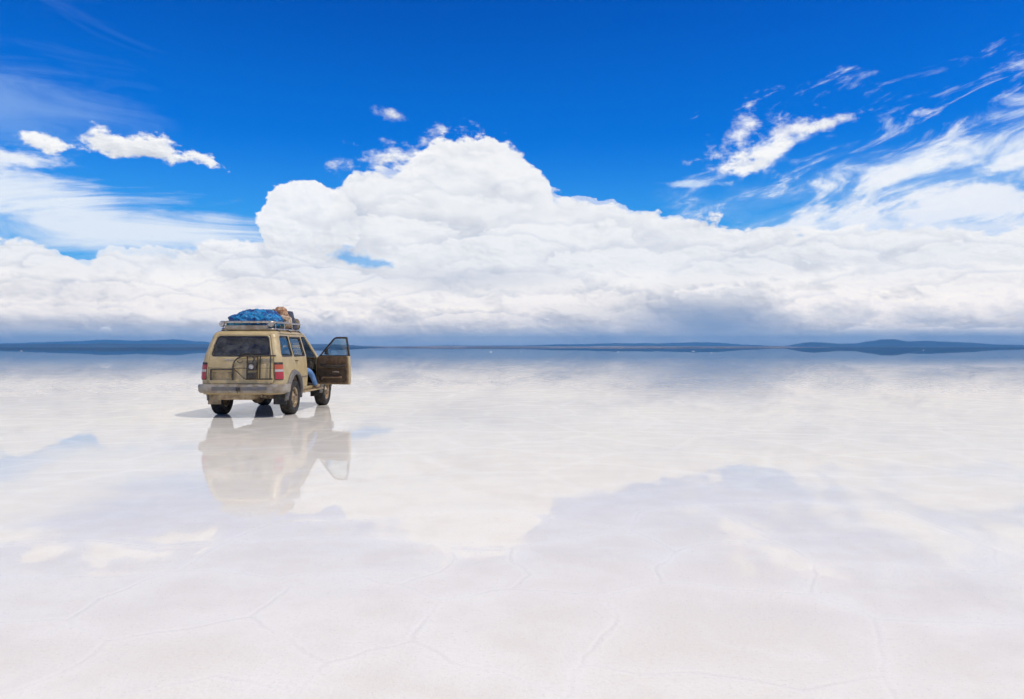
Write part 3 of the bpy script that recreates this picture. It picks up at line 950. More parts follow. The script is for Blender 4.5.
# tail lights
for sg_ in (1, -1):
    f = (lambda p: p) if sg_ > 0 else mir
    h_ = panel('tail_light', f(R_([(.752, .845), (.955, .845), (.955, 1.235), (.752, 1.235)], .015)), [], BLACK, car, .014, .02)
    for nm, z0, z1, mm in (('red_lens', .86, 1.02, REDL), ('clear_lens', 1.026, 1.078, CLRL), ('amber_lens', 1.084, 1.185, AMBL if sg_ > 0 else REDL)):
        panel(nm, f(R_([(.762, z0), (.945, z0), (.945, z1), (.762, z1)], .008)), [], mm, h_, .022, .008)

# swing-away carrier on the tailgate
def T(x, z, o=.055): return shell(x / interp(WT_, z) * W0 if abs(x) < .7 else x, z, o)
bm = bmesh.new()
tube(bm, curve_pts([T(-.15, .98), T(-.14, 1.18), T(-.08, 1.30), T(.04, 1.365), T(.20, 1.38), T(.50, 1.385), T(.80, 1.38)], 5), .017, 7)
tube(bm, [T(.14, .865), T(.40, .865), T(.72, .865)], .017, 7)
tube(bm, [T(-.15, 1.12), T(.0, .98), T(.12, .865)], .011, 7)
for x in (.17, .40, .455, .68): tube(bm, [T(x, 1.38), T(x, 1.1), T(x, .865)], .015, 7)
tube(bm, [T(-.15, 1.105), T(.2, 1.105)], .008, 6)
tube(bm, curve_pts([T(-.06, 1.27, .06), T(.02, 1.22, .07), T(.08, 1.28, .06)], 4), .008, 6)
fr_ = build('wheel_carrier', bm, DKMET, car)
bm = bmesh.new(); p = T(.275, 1.14, .07); box(bm, .175, .385, p.y - .035, p.y + .03, 1.055, 1.225)
build('mounting_block', bm, DKMET, fr_, 40, .012)
bm = bmesh.new(); lathe(bm, [(p.y - .05, 0), (p.y - .05, .05), (p.y - .03, .055), (p.y - .03, 0)], 14, 'Y', (.28, 0, 1.14))
build('hub_bolt', bm, STEEL, fr_)
bm = bmesh.new(); p = T(.275, .94, .07); box(bm, .20, .36, p.y - .02, p.y + .02, .88, 1.00); tube(bm, [(.28, p.y - .03, 1.0), (.30, p.y - .05, .94), (.25, p.y - .03, .88)], .014, 6)
build('latch', bm, DKMET, fr_, 40, .01)
bm = bmesh.new(); 
tube(bm, [T(.3, 1.24, .075), T(.33, 1.32, .07), T(.29, 1.375, .06)], .02, 6)
build('strap', bm, BLACK, fr_)
# guard over the number plate
bm = bmesh.new()
p = T(-.4, 1.07, .0)
box(bm, -.665, -.135, p.y - .055, p.y + .0, 1.062, 1.088)
g1 = build('plate_lamp_bar', bm, DKMET, car, 40, .006)
bm = bmesh.new()
for x in (-.655, -.16): tube(bm, [T(x, 1.07, .03), T(x, .95, .035), T(x, .84, .03)], .018, 6)
build_each('plate_guard', bm, DKMET, car)

# wheel-arch flares, mud flaps, side steps
for sg_ in (1, -1):
    for wy in WHEELY:
        bm = bmesh.new(); rows = []
        for i in range(27):
            a = radians(-8 + 196 * i / 26)
            row = []
            for (r, o) in ((.495, -.03), (.495, .055), (.515, .072), (.565, .062), (.60, .03), (.61, .0)):
                y, z = wy + r * cos(a), AZC + r * sin(a)
                p = shell(sg_ * sy(max(y, -.83) if False else y), max(z, .42), o) if y > -.83 else shell(sg_ * sy(y), z, o)
                p.z = z
                row.append(bm.verts.new(p))
            rows.append(row)
        for A, B in zip(rows, rows[1:]):
            for k in range(5): bm.faces.new((A[k], A[k + 1], B[k + 1], B[k]))
        build('wheel_arch_flare', bm, PLAST, car, 50, 0, .008)
    bm = bmesh.new(); vs = box(bm, sg_ * .60, sg_ * .90, -.56, -.535, .27, .56)
    build('mud_flap', bm, BLACK if sg_ > 0 else TANU, car, 40, .006)
    bm = bmesh.new(); vs = box(bm, sg_ * .63, sg_ * .88, 2.28, 2.30, .27, .56)
    build('mud_flap', bm, BLACK, car, 40, .006)
    bm = bmesh.new()
    vs = box(bm, sg_ * .80, sg_ * 1.0, .60, 2.22, .475, .51)
    st = build('side_step', bm, TANU, car, 40, .012)
    bm = bmesh.new()
    for y in (.75, 1.4, 2.05): tube(bm, [(sg_ * .70, y, .56), (sg_ * .90, y, .47)], .018, 6)
    build_each('step_bracket', bm, UNDER, st)

# wheels
def make_wheel():
    r = bpy.data.objects.new('wheel', None); C.objects.link(r); r.parent = car
    R, wd = .405, .135
    pf = [(-.10, .225), (-.125, .25), (-.14, .30), (-.138, .35), (-.122, .385), (-.10, .398), (-.06, .405), (-.055, .397), (-.012, .397), (-.008, .405), (.008, .405), (.012, .397), (.055, .397), (.06, .405), (.10, .398), (.122, .385), (.138, .35), (.14, .30), (.125, .25), (.10, .225)]
    def lug(j, k):
        if pf[j][1] < .38: return 0
        side = j in (4, 5, 6, 14, 15, 13)
        ph = (k + (1 if pf[j][0] > 0 else 0)) % 3
        return -.012 if ph == 0 and side else (-.008 if (k % 3 == 1 and j in (9, 10)) else 0)
    bm = bmesh.new(); lathe(bm, pf, 90, 'X', rmod=lug); build('tyre', bm, TYRE, r, 35)
    bm = bmesh.new()
    rings = lathe(bm, [(-.10, .235), (-.10, .20), (.02, .19), (.055, .17), (.075, .12), (.085, .085), (.11, .07), (.115, .045), (.115, .0)], 48, 'X')
    lathe(bm, [(.098, .232), (.112, .24), (.118, .235), (.105, .21), (.055, .198), (.02, .195)], 48, 'X')
    rim = build('rim', bm, RIMM, r, 40)
    bm = bmesh.new()
    for k in range(8):
        a = 2 * pi * k / 8; c0 = Vector((.052, .155 * cos(a), .155 * sin(a)))
        vs = [bm.verts.new(c0 + Vector((.004 + .0, 0, 0)) + Vector((0, cos(a) * .022 * cos(b_) - sin(a) * .032 * sin(b_), sin(a) * .022 * cos(b_) + cos(a) * .032 * sin(b_))) + Vector((.02 - .018 * cos(b_) * 1.0, 0, 0))) for b_ in [2 * pi * q_ / 12 for q_ in range(12)]]
        bm.faces.new(vs)
    build_each('rim_hole_shade', bm, DARKI, rim)  # flat dark discs painted as the shade inside the rim holes
    bm = bmesh.new()
    for k in range(6):
        a = 2 * pi * (k + .5) / 6; lathe(bm, [(.085, .0), (.105, .009), (.105, 0)], 6, 'X', (0, .065 * cos(a), .065 * sin(a)))
    build_each('wheel_nut', bm, STEEL, rim); bm = bmesh.new()
    lathe(bm, [(.11, .04), (.145, .037), (.15, .03), (.15, 0)], 16, 'X')
    build('hub', bm, STEEL, rim)
    return r

w0 = make_wheel()
def kids(o): return [c_ for c_ in bpy.data.objects if c_.parent == o]
def copy_tree(o, parent):
    n = o.copy(); C.objects.link(n); n.parent = parent
    for k in kids(o): copy_tree(k, n)
    return n
spots = [(.80, 0, 0), (-.80, 0, pi), (.80, 2.85, 0), (-.80, 2.85, pi)]
for i, (x, y, rz) in enumerate(spots):
    w = w0 if i == 0 else copy_tree(w0, car)
    w.location = (x, y, .398); w.rotation_euler = (.4 * i, 0, rz)

# underbody
bm = bmesh.new()
box(bm, -.70, .70, -.90, 3.3, .50, .60)
build('floor_pan', bm, UNDER, car, 40, .02)
for sg_ in (1, -1):
    for wy in WHEELY:
        bm = bmesh.new(); n = 20; A = []; B = []
        for i in range(n + 1):
            a = radians(-5 + 190 * i / n); y, z = wy + .505 * cos(a), AZC + .505 * sin(a)
            A.append(bm.verts.new((sg_ * .50, y, z))); B.append(bm.verts.new((sg_ * .855, y, z)))
        for i in range(n): bm.faces.new((A[i], A[i + 1], B[i + 1], B[i]))
        bm.faces.new(A)
        build('wheel_well', bm, UNDER, car, 60, 0, .01)
bm = bmesh.new(); vs = box(bm, -.60, .28, -.93, -.30, .395, .58); bmesh.ops.bevel(bm, geom=bm.edges[:], offset=.05, segments=3, affect='EDGES')
build('fuel_tank', bm, TANU, car, 50)
bm = bmesh.new(); tube(bm, [(-.72, 0, .40), (.72, 0, .40)], .045, 10); lathe(bm, [(-.14, .0), (-.13, .07), (-.06, .14), (.06, .14), (.13, .07), (.14, 0)], 20, 'Y', (.05, 0, .40)); build('rear_axle', bm, UNDER, car, 50)
bm = bmesh.new(); tube(bm, [(-.72, 2.85, .40), (.72, 2.85, .40)], .045, 10); build('front_axle', bm, UNDER, car, 50)
bm = bmesh.new(); tube(bm, curve_pts([(.35, 1.5, .45), (.38, .6, .47), (.40, -.1, .56), (.46, -.6, .50), (.48, -.98, .48)], 4), .032, 8); lathe(bm, [(-.7, 0), (-.7, .08), (-.3, .08), (-.3, 0)], 14, 'Y', (.45, 0, .50)); build('exhaust', bm, UNDER, car, 50)
bm = bmesh.new(); tube(bm, [(-.5, .05, .42), (-.52, -.12, .8)], .03, 8); tube(bm, [(.5, .05, .42), (.52, -.12, .8)], .03, 8); build_each('shock_absorber', bm, DKMET, car)

# cabin
bm = bmesh.new(); box(bm, -.80, .80, -.80, 2.2, .60, .64); build('cabin_floor', bm, DARKI, car)
bm = bmesh.new(); box(bm, -.80, .80, 1.86, 2.18, .95, 1.24); bmesh.ops.bevel(bm, geom=bm.edges[:], offset=.05, segments=3, affect='EDGES'); build('dashboard', bm, DARKI, car, 50)
bm = bmesh.new()
tube(bm, [(-.40 + .18 * cos(a), 1.74 + .06 * sin(a), 1.20 + .17 * sin(a)) for a in [2 * pi * k / 24 for k in range(24)]], .015, 6, closed=True)
tube(bm, [(-.40, 1.74, 1.20), (-.40, 1.92, 1.10)], .03, 8); tube(bm, [(-.57, 1.74, 1.20), (-.23, 1.74, 1.20)], .015, 6)
build('steering_wheel', bm, BLACK, car)
def seat(x0, x1, y, name='front_seat'):
    bm = bmesh.new(); box(bm, x0, x1, y, y + .50, .80, .93); box(bm, x0, x1, y - .14, y + .02, .88, 1.42)
    for v in bm.verts:
        if v.co.z > 1.3: v.co.y -= .10
    bmesh.ops.bevel(bm, geom=bm.edges[:], offset=.045, segments=3, affect='EDGES')
    o = build(name, bm, SEATM, car, 50)
    n = 1 if x1 - x0 < .8 else 3
    for k in range(n):
        cx_ = x0 + (x1 - x0) * (k + .5) / n
        bm = bmesh.new(); box(bm, cx_ - .12, cx_ + .12, y - .27, y - .18, 1.46, 1.62); bmesh.ops.bevel(bm, geom=bm.edges[:], offset=.035, segments=3, affect='EDGES')
        tube(bm, [(cx_ - .05, y - .21, 1.40), (cx_ - .05, y - .22, 1.48)], .008, 6); tube(bm, [(cx_ + .05, y - .21, 1.40), (cx_ + .05, y - .22, 1.48)], .008, 6)
        build('headrest', bm, SEATM, o, 50)
    bm = bmesh.new(); box(bm, x0 + .05, x1 - .05, y + .05, y + .42, .64, .80); build('seat_base', bm, DARKI, o)
seat(-.65, -.15, 1.0); seat(.18, .68, .98); seat(-.66, .66, .12, 'rear_bench')

# roof rack
Z0, Z1 = 1.985, 2.145
bm = bmesh.new()
ln = lambda z, w, y0, y1: rounded3([(-w, y0, z), (w, y0, z), (w, y1, z), (-w, y1, z)], .12)
def rounded3(pts, r): return [Vector((x, y, pts[0][2])) for x, y in rounded([(p[0], p[1]) for p in pts], r, 4)]
tube(bm, ln(Z0, .60, -.56, 1.50), .024, 8, closed=True)
tube(bm, ln(Z1, .615, -.585, 1.52), .025, 8, closed=True)
rack = build('roof_rack', bm, STEEL, car)
bm = bmesh.new()
for x, y in [(-.605, -.42), (.605, -.42), (-.605, .2), (.605, .2), (-.605, .8), (.605, .8), (-.605, 1.38), (.605, 1.38), (-.5, 1.51), (.5, 1.51), (0, 1.51), (-.47, -.575), (.47, -.575)]:
    tube(bm, [(x, y, Z0), (x, y, Z1)], .014, 7)
build_each('rack_upright', bm, STEEL, rack)
bm = bmesh.new(); box(bm, -.50, .50, -.612, -.58, 1.98, 2.065); build('rear_slat', bm, BUMP, rack, 40, .006)
bm = bmesh.new()
for k in range(9): box(bm, -.59, .59, -.48 + k * .235, -.42 + k * .235, Z0 - .006, Z0 + .012)
build_each('rack_floor_slat', bm, STEEL, rack, bevel=.004)
bm = bmesh.new()
for y in (-.35, .45, 1.25):
    for sg_ in (1, -1):
        tube(bm, [(sg_ * .56, y, Z0), (sg_ * .66, y, 1.95), (sg_ * .70, y, 1.875)], .018, 6)
build_each('rack_foot', bm, DKMET, rack)
for sg_ in (1, -1):
    bm = bmesh.new(); lathe(bm, [(-.03, 0), (-.03, .055), (.03, .06), (.035, 0)], 16, 'Y', (sg_ * .56, -.60, 2.09)); build('work_lamp', bm, STEEL, rack)
# ================================================================ luggage on the roof rack
def on_car(o):
    """stand a separate thing on the car: same turn, placed through the car's frame"""
    Mx = Matrix.Translation(car.location) @ Matrix.Rotation(car.rotation_euler.z, 4, 'Z')
    o.matrix_world = Mx @ o.matrix_world
    return o


def tarp_mat():
    m, t, b = mat('blue_tarpaulin')
    g = S(t, t.nodes.new('ShaderNodeTexCoord').outputs['Object'])
    n = noise_tex(t, g, 5, 5, .6, .8, dim='3D')
    c = mixc(t, smooth(n, .42, .58), (.004, .05, .20), (.012, .25, .52))
    c = mixc(t, smooth(noise_tex(t, g, 9, 6, .65, dim='3D'), .56, .70) * .6, c, (.03, .34, .40))
    t.links.new(c.o, b.inputs['Base Color']); b.inputs['Roughness'].default_value = .32
    bp = t.nodes.new('ShaderNodeBump'); bp.inputs['Strength'].default_value = .8; bp.inputs['Distance'].default_value = .05
    t.links.new(noise_tex(t, g, 12, 4, .6, 1.5, dim='3D').o, bp.inputs['Height']); t.links.new(bp.outputs[0], b.inputs['Normal'])
    return m


def heap(name, m, c, r, crease=.06, seed=0, n=5, flat=.0, top=None, parent=None, power=2.6, freq=3.2):
    """a stuffed, creased bundle resting on its flat underside"""
    bm = bmesh.new(); bmesh.ops.create_icosphere(bm, subdivisions=n, radius=1)
    for v in bm.verts:
        p = v.co.normalized()
        k = (abs(p.x) ** power + abs(p.y) ** power + abs(p.z) ** power) ** (-1 / power)
        q = p * k
        x, y, z = q.x * r[0], q.y * r[1], q.z * r[2]
        if z < 0: z *= .55 if not flat else flat
        s = Vector((x, y, z)) * freq + Vector((seed * 7.3, seed * 3.1, 0))
        rid_ = 1 - abs(noise.noise(s)) * 2.2
        rid2 = 1 - abs(noise.noise(s * 2.7 + Vector((5, 5, 5)))) * 2.2
        d = crease * (rid_ * .8 + rid2 * .42)
        o = p * d
        z2 = z + o.z
        if top and z > 0: z2 *= top(x / r[0], y / r[1])
        v.co = (x + o.x, y + o.y, z2)
    zm = min(v.co.z for v in bm.verts)
    for v in bm.verts:
        v.co.z = max(v.co.z - zm, .012) - .012 + 0
        v.co += Vector(c)
    if parent: return build(name, bm, m, parent, 50)
    o = build(name, bm, m, None, 38)
    return o

ZR = 2.0
TARP = tarp_mat()
def tp(u, v):
    a = .62 + .36 / (1 + exp(-(u + .38) * 14))
    if u > .62: a *= 1 - .5 * (u - .62) / .38
    return a
def tarp_top(u, v): return tp(u, v)
o = heap('tarp_bundle', TARP, (-.02, .10, ZR), (.53, .56, .235), .06, 3, 6, top=tarp_top, power=3.2, freq=4.4)
tag(on_car(o), 'crumpled bright blue tarpaulin bundle filling the rear of the roof rack', 'tarpaulin')
bm = bmesh.new()
def over(x, z): return (x, -.40, z)
ropes = []
for y in (-.22, .12, .42):
    pts = []
    for i in range(15):
        u = -1 + 2 * i / 14
        pts.append((-.02 + .575 * u, y, ZR + .06 + .345 * tp(u, 0) * (1 - abs(u) ** 4.5)))
    tube(bm, pts, .010, 5)
ro = build_each('rope', bm, simple('pale_rope', (.42, .38, .30), .9), o)
o = heap('duffel_bag', simple('teal_blue_canvas', (.01, .075, .13), .7, c2=(.02, .13, .22), scale=8, bump=.4), (-.30, -.40, ZR), (.22, .12, .10), .03, 8, 5)
tag(on_car(o), 'small dark teal bag squeezed behind the left rear rack rail', 'bag')
o = heap('duffel_bag', simple('charcoal_canvas', (.06, .065, .07), .85, c2=(.11, .11, .115), scale=9, bump=.4), (.06, .98, ZR), (.40, .30, .30), .03, 11, 5, power=3.0)
tag(on_car(o), 'dark grey bag rising just behind the blue tarpaulin', 'bag')
o = heap('blanket_roll', simple('rust_brown_blanket', (.20, .075, .03), .9, c2=(.50, .33, .20), scale=14, bump=.5), (.30, .86, ZR), (.17, .20, .33), .035, 21, 5, power=2.6, freq=6)
tag(on_car(o), 'rust brown and cream blanket bundle standing highest on the rack', 'blanket')
o = heap('sack', simple('mottled_sack_cloth', (.26, .17, .10), .95, c2=(.50, .42, .32), scale=9, bump=.5), (.48, .62, ZR), (.13, .22, .19), .04, 31, 5, freq=5)
tag(on_car(o), 'mottled tan cloth sack on the right edge of the rack beside the tarpaulin', 'sack')
# dark sleeping mat rolled up and stood on end, leaning a little
bm = bmesh.new()
lathe(bm, [(0, 0), (.0, .085), (.02, .10), (.42, .10), (.46, .085), (.47, 0)], 24, 'Z', rmod=lambda j, k: .004 * sin(k * 5) if j in (2, 3) else 0)
for v in bm.verts:
    v.co.x += -.10 * (v.co.z / .47) ** 1.4
    v.co += Vector((.555, 1.02, ZR))
o = build('rolled_mat', bm, simple('navy_foam_mat', (.035, .045, .075), .85, c2=(.06, .07, .10), scale=12), None, 40)
tag(on_car(o), 'dark navy rolled mat standing upright at the right side of the luggage', 'rolled mat')
bm = bmesh.new()
for z in (.12, .34):
    tube(bm, [(.555 - .16 * (z / .47) ** 1.4 + .104 * cos(a), 1.02 + .104 * sin(a), ZR + z) for a in [2 * pi * k / 18 for k in range(18)]], .007, 5, closed=True)
build_each('strap', bm, BLACK, o)
o = heap('rucksack', simple('olive_grey_canvas', (.085, .075, .055), .9, c2=(.20, .16, .11), scale=10, bump=.5), (.46, 1.30, ZR), (.15, .17, .18), .03, 44, 5, freq=6)
tag(on_car(o), 'small olive grey rucksack lying at the front right corner of the rack', 'rucksack')
bm = bmesh.new()
box(bm, -.12, .12, -.08, .08, 0, .26); bmesh.ops.bevel(bm, geom=bm.edges[:], offset=.025, segments=3, affect='EDGES')
tube(bm, curve_pts([(-.07, 0, .255), (-.05, 0, .29), (.05, 0, .29), (.07, 0, .255)], 3), .009, 6)
for v in bm.verts: v.co += Vector((-.42, 1.28, ZR))
o = build('fuel_can', bm, simple('faded_grey_can', (.16, .165, .16), .55, c2=(.24, .22, .18), scale=10), None, 45)
tag(on_car(o), 'grey fuel can at the front left corner of the roof rack', 'fuel can')

# ================================================================ the passenger, seated sideways with one foot on the step
DENIM = simple('faded_blue_denim', (.085, .18, .38), .9, c2=(.17, .30, .52), scale=9, bump=.3)
SKIN = simple('tanned_skin', (.42, .23, .14), .55)
SHIRT = simple('dark_fleece', (.05, .055, .07), .95, c2=(.08, .085, .10), scale=12)
HAIR = simple('dark_hair', (.015, .011, .008), .7)
SHOE = simple('brown_boot_leather', (.10, .065, .04), .7, c2=(.20, .15, .10), scale=20)


def skin(name, verts, edges, m, parent=None, root=0, levels=2):
    me = bpy.data.meshes.new(name); me.from_pydata([v[0] for v in verts], edges, [])
    o = link(name, me, m, parent)
    md = o.modifiers.new('skin', 'SKIN'); md.use_smooth_shade = True
    for i, v in enumerate(verts):
        r = v[1] if isinstance(v[1], tuple) else (v[1], v[1])
        me.skin_vertices[0].data[i].radius = r
        me.skin_vertices[0].data[i].use_root = (i == root)
    ss = o.modifiers.new('smooth', 'SUBSURF'); ss.levels = levels; ss.render_levels = levels
    return o

V = [((.44, 1.14, 1.02), (.15, .12)),   # 0 pelvis
     ((.45, 1.10, 1.14), (.14, .11)),   # 1 waist
     ((.46, 1.08, 1.30), (.16, .115)),  # 2 chest
     ((.47, 1.10, 1.43), (.10, .085)),  # 3 upper chest
     ((.48, 1.13, 1.50), (.055, .055)), # 4 neck
     ((.49, 1.16, 1.56), (.07, .08)),   # 5 jaw
     ((.49, 1.15, 1.645), (.085, .10)), # 6 skull
     ((.49, 1.14, 1.70), (.06, .075)),  # 7 crown
     ((.54, 1.18, 1.00), (.095, .095)), # 8 hip R
     ((.86, 1.36, .985), (.066, .066)), # 9 knee R
     ((.93, 1.50, .78), (.058, .058)),  # 10 calf R
     ((.955, 1.62, .585), (.042, .042)),# 11 ankle R
     ((.40, 1.20, 1.00), (.095, .095)), # 12 hip L
     ((.52, 1.58, 1.03), (.068, .068)), # 13 knee L
     ((.56, 1.68, .84), (.058, .058)),  # 14 calf L
     ((.58, 1.74, .71), (.042, .042)),  # 15 ankle L
     ((.63, 1.10, 1.41), (.062, .062)), # 16 shoulder R
     ((.72, 1.14, 1.20), (.046, .046)), # 17 elbow R
     ((.70, 1.34, 1.10), (.032, .032)), # 18 wrist R
     ((.31, 1.12, 1.41), (.062, .062)), # 19 shoulder L
     ((.26, 1.22, 1.20), (.046, .046)), # 20 elbow L
     ((.42, 1.40, 1.10), (.032, .032)), # 21 wrist L
     ]
E = [(0, 1), (1, 2), (2, 3), (3, 4), (4, 5), (5, 6), (6, 7), (0, 8), (8, 9), (9, 10), (10, 11), (0, 12), (12, 13), (13, 14), (14, 15), (3, 16), (16, 17), (17, 18), (3, 19), (19, 20), (20, 21)]
person = skin('person', V, E, SKIN)
tag(person, 'person in blue jeans sitting in the open front doorway with a foot on the step', 'person')
def shirt_pts():
    g = 1.10
    keep = [0, 1, 2, 3, 16, 17, 18, 19, 20, 21]
    idm = {k: i for i, k in enumerate(keep)}
    vv = [(V[k][0], tuple(r * g + .006 for r in V[k][1])) for k in keep]
    for k in (18, 21):
        p, q = Vector(V[k][0]), Vector(V[k - 1][0]); vv[idm[k]] = (tuple(p.lerp(q, .12)), (.040, .040))
    return vv, [(idm[a], idm[b]) for a, b in E if a in idm and b in idm]
vv, ee = shirt_pts(); skin('jacket', vv, ee, SHIRT, person)
keep = [0, 8, 9, 10, 11, 12, 13, 14, 15]; idm = {k: i for i, k in enumerate(keep)}
skin('jeans', [(V[k][0], tuple(r * 1.14 + .008 for r in V[k][1])) for k in keep], [(idm[a], idm[b]) for a, b in E if a in idm and b in idm], DENIM, person)
skin('hair', [((.49, 1.12, 1.62), (.088, .095)), ((.49, 1.13, 1.69), (.088, .10)), ((.49, 1.15, 1.725), (.07, .085))], [(0, 1), (1, 2)], HAIR, person)
for (ax, ay, az), d in (((.955, 1.62, .585), (.05, .16)), ((.58, 1.74, .71), (.03, .17))):
    skin('boot', [((ax, ay - .03, az + .05), (.052, .052)), ((ax, ay - .035, az - .03), (.045, .045)), ((ax + d[0] * .5, ay + d[1] * .45, az - .035), (.044, .036)), ((ax + d[0], ay + d[1], az - .04), (.040, .028))], [(0, 1), (1, 2), (2, 3)], SHOE, person)
# hands: palm and five fingers each, resting on the thighs
def hand(w, fwd, side, down=(0, 0, -1)):
    w, fwd, side, down = Vector(w), Vector(fwd).normalized(), Vector(side).normalized(), Vector(down).normalized()
    vs = [(tuple(w), (.024, .02)), (tuple(w + fwd * .045), (.036, .016)), (tuple(w + fwd * .08), (.034, .014))]
    ed = [(0, 1), (1, 2)]
    ps = skin('hand', vs, ed, SKIN, person)
    for k, (o_, L) in enumerate(((-.030, .060), (-.010, .072), (.011, .068), (.031, .052))):
        b0 = w + fwd * .075 + side * o_
        skin('finger', [(tuple(b0), .0095), (tuple(b0 + fwd * L * .5 + down * .008), .009), (tuple(b0 + fwd * L * .85 + down * .03), .0075)], [(0, 1), (1, 2)], SKIN, ps, levels=1)
    b0 = w + fwd * .03 - side * .03
    skin('thumb', [(tuple(b0), .011), (tuple(b0 + fwd * .03 - side * .025 + down * .006), .010), (tuple(b0 + fwd * .058 - side * .03 + down * .014), .0085)], [(0, 1), (1, 2)], SKIN, ps, levels=1)
hand((.70, 1.34, 1.10), (.05, 1, -.25), (1, -.05, 0)); hand((.42, 1.40, 1.10), (.3, 1, -.15), (-1, .3, 0))
# face: eyes, nose, mouth, ears
bm = bmesh.new()
for x in (-.032, .032): bmesh.ops.create_uvsphere(bm, u_segments=8, v_segments=6, radius=.012, matrix=Matrix.Translation((.49 + x, 1.243, 1.640)))
build_each('eye', bm, simple('dark_eye', (.02, .015, .01), .2), person)
bm = bmesh.new(); bmesh.ops.create_cone(bm, segments=8, radius1=.017, radius2=.006, depth=.05, cap_ends=True, matrix=Matrix.Translation((.49, 1.252, 1.612)) @ Matrix.Rotation(radians(-18), 4, 'X')); build('nose', bm, SKIN, person)
bm = bmesh.new(); tube(bm, [(.465, 1.236, 1.575), (.49, 1.244, 1.572), (.515, 1.236, 1.575)], .006, 6); build('mouth', bm, simple('lip', (.28, .10, .08), .5), person)
for x in (-.088, .088):
    bm = bmesh.new(); bmesh.ops.create_uvsphere(bm, u_segments=10, v_segments=8, radius=.028, matrix=Matrix.Translation((.49 + x, 1.15, 1.63)) @ Matrix.Diagonal((.35, .7, 1, 1))); build('ear', bm, SKIN, person)
on_car(person)
# ================================================================ far shores, hills and salt heaps
LAND = simple('haze_blued_rock', (.022, .03, .045), .95, c2=(.04, .05, .065), scale=.0015)  # some of the distance haze's blue is put into the rock colour
LAND2 = simple('pale_brown_shore', (.14, .10, .07), .95, c2=(.30, .24, .19), scale=.002)


def hills(name, x0, x1, y0, depth, fn, label, m=LAND, nx=160, ny=14, seed=0.):
    bm = bmesh.new(); G = []
    for i in range(nx + 1):
        x = x0 + (x1 - x0) * i / nx; row = []
        for j in range(ny + 1):
            v = j / ny; y = y0 + depth * v
            h = fn(x) * sin(pi * min(1, v * 1.0)) ** .8
            k = noise.noise((x / depth * 2.2 + seed, v * 3, seed)) + .5 * noise.noise((x / depth * 6 + seed, v * 6, 3.)) + .25 * noise.noise((x / depth * 15, v * 12, 5.))
            h *= 1 + .38 * k
            edge = min(1, (x - x0) / (.1 * (x1 - x0)), (x1 - x) / (.1 * (x1 - x0)))
            row.append(bm.verts.new((x, y + noise.noise((x / depth * 3, seed, 8)) * depth * .15, max(h * max(edge, 0), -.5) - .5)))
        G.append(row)
    for i in range(nx):
        for j in range(ny): bm.faces.new((G[i][j], G[i + 1][j], G[i + 1][j + 1], G[i][j + 1]))
    return tag(build(name, bm, m, None, 30), label, None, None, 'structure')


def bumps(*L): return lambda x: sum(h * exp(-((x - c_) / w) ** 2) for c_, w, h in L)
# blue ridge on the right, about 12 km off
hills('hills', 4700, 9800, 12000, 2400, bumps((6560, 300, 92), (6150, 420, 46), (5500, 500, 56), (7100, 450, 68), (7700, 600, 60), (8600, 900, 38), (5100, 400, 34)), 'blue hills on the right horizon', seed=2.)
# low dark shores
hills('shore', -9500, -1500, 8200, 1800, lambda x: 38, 'low dark shore along the left horizon', nx=200, seed=5.)
hills('shore', -2600, 4200, 9500, 1500, lambda x: 17, 'thin brown shore at the middle of the horizon', LAND2, nx=180, seed=9.)
hills('shore', 2400, 9000, 10500, 1500, lambda x: 19, 'thin dark shore along the right horizon', nx=160, seed=12.)
# faint ranges far beyond
hills('mountain_range', -12800, -3700, 16000, 2600, bumps((-8800, 1390, 160), (-10900, 1170, 105), (-6100, 1280, 80), (-7400, 800, 60)), 'faint far mountains at the left behind the shore', seed=15.)
hills('mountain_range', -2900, 6700, 16200, 2600, bumps((1200, 1250, 60), (3100, 1450, 90), (-1200, 1250, 40), (5000, 1050, 80)), 'faint far mountains under the rain at the middle', seed=19.)

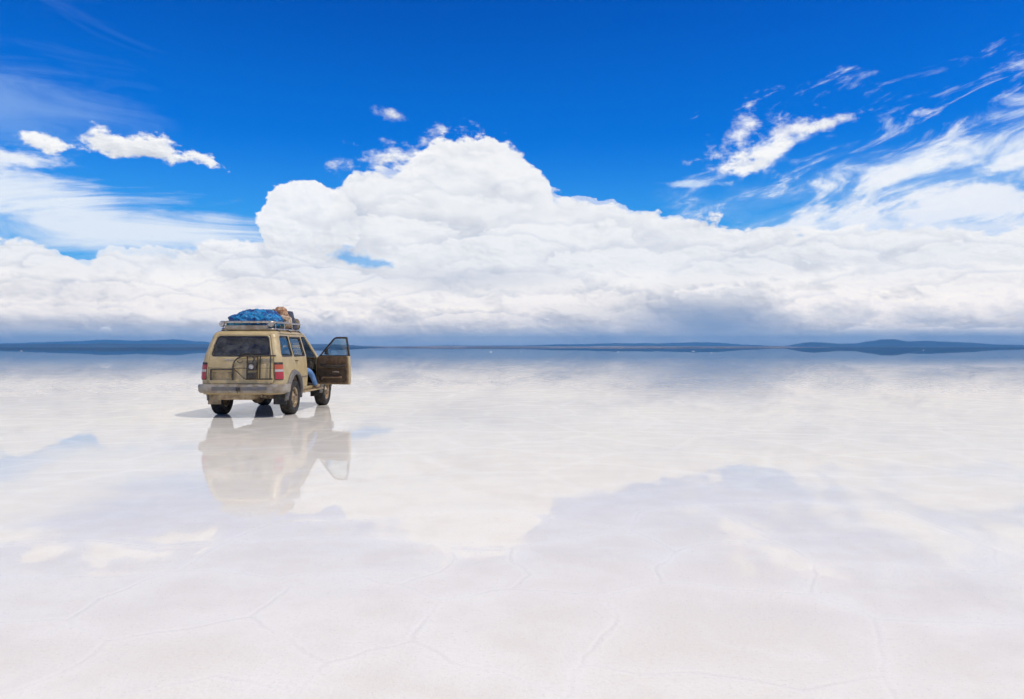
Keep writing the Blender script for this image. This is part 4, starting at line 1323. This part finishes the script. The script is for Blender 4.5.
SALT = simple('dry_white_salt', (.84, .83, .81), .8, c2=(.76, .74, .71), scale=3, bump=.5)
def mound(x, y, w, h, label, seed):
    bm = bmesh.new(); n = 28; rows = []
    for j in range(9):
        v = j / 8; row = []
        for i in range(n):
            a = 2 * pi * i / n; r = (1 - v) ** .8 * (1 + .22 * noise.noise((cos(a) * 1.4 + seed, sin(a) * 1.4, v * 2)))
            row.append(bm.verts.new((x + w * r * cos(a), y + w * .7 * r * sin(a), -.02 + h * v ** .8 * (1 + .2 * noise.noise((a, v * 3, seed))))))
        rows.append(row)
    for A, B in zip(rows, rows[1:]):
        for i in range(n): bm.faces.new((A[i], A[(i + 1) % n], B[(i + 1) % n], B[i]))
    bmesh.ops.remove_doubles(bm, verts=bm.verts, dist=1e-4)
    tag(build('salt_mound', bm, SALT, None, 50), label, 'salt mound', 'white salt mounds far out on the flat')
for i, (bx, d, w, h, l) in enumerate(((491, 250, 1.1, .24, 'small white salt mound just right of the open car door, far out'), (521, 262, .7, .18, 'tiny white salt mound a little left of the middle of the horizon'),
        (618, 255, .9, .2, 'tiny white salt mound alone right of the middle of the horizon'), (693, 300, 1.7, .22, 'low wide white salt mound left of the blue hills'),
        (711, 215, .7, .2, 'tiny white salt mound, the nearest one left of the blue hills'), (22, 320, 1.6, .24, 'low white salt mound at the far left of the flat'), (923, 400, 1.2, .3, 'small white salt mound below the peak of the blue hills'))):
    mound((bx - 512) / 750 * d, d, w * .45, h * .5, l, i * 3.3)

# haze over the plateau
bm = bmesh.new(); box(bm, -45000, 45000, -3500, 19000, -3, 262)
hz = build('haze', bm, None, None, 0)
hm = bpy.data.materials.new('plateau_haze'); hm.use_nodes = True
t = hm.node_tree; t.nodes.clear()
pv = t.nodes.new('ShaderNodeVolumePrincipled'); pv.inputs['Density'].default_value = 7e-5; pv.inputs['Color'].default_value = (.15, .52, 1.0, 1); pv.inputs['Anisotropy'].default_value = .0
ou = t.nodes.new('ShaderNodeOutputMaterial'); t.links.new(pv.outputs[0], ou.inputs['Volume'])
hz.data.materials.append(hm)
tag(hz, 'thin blue haze over the flat', None, None, 'stuff')
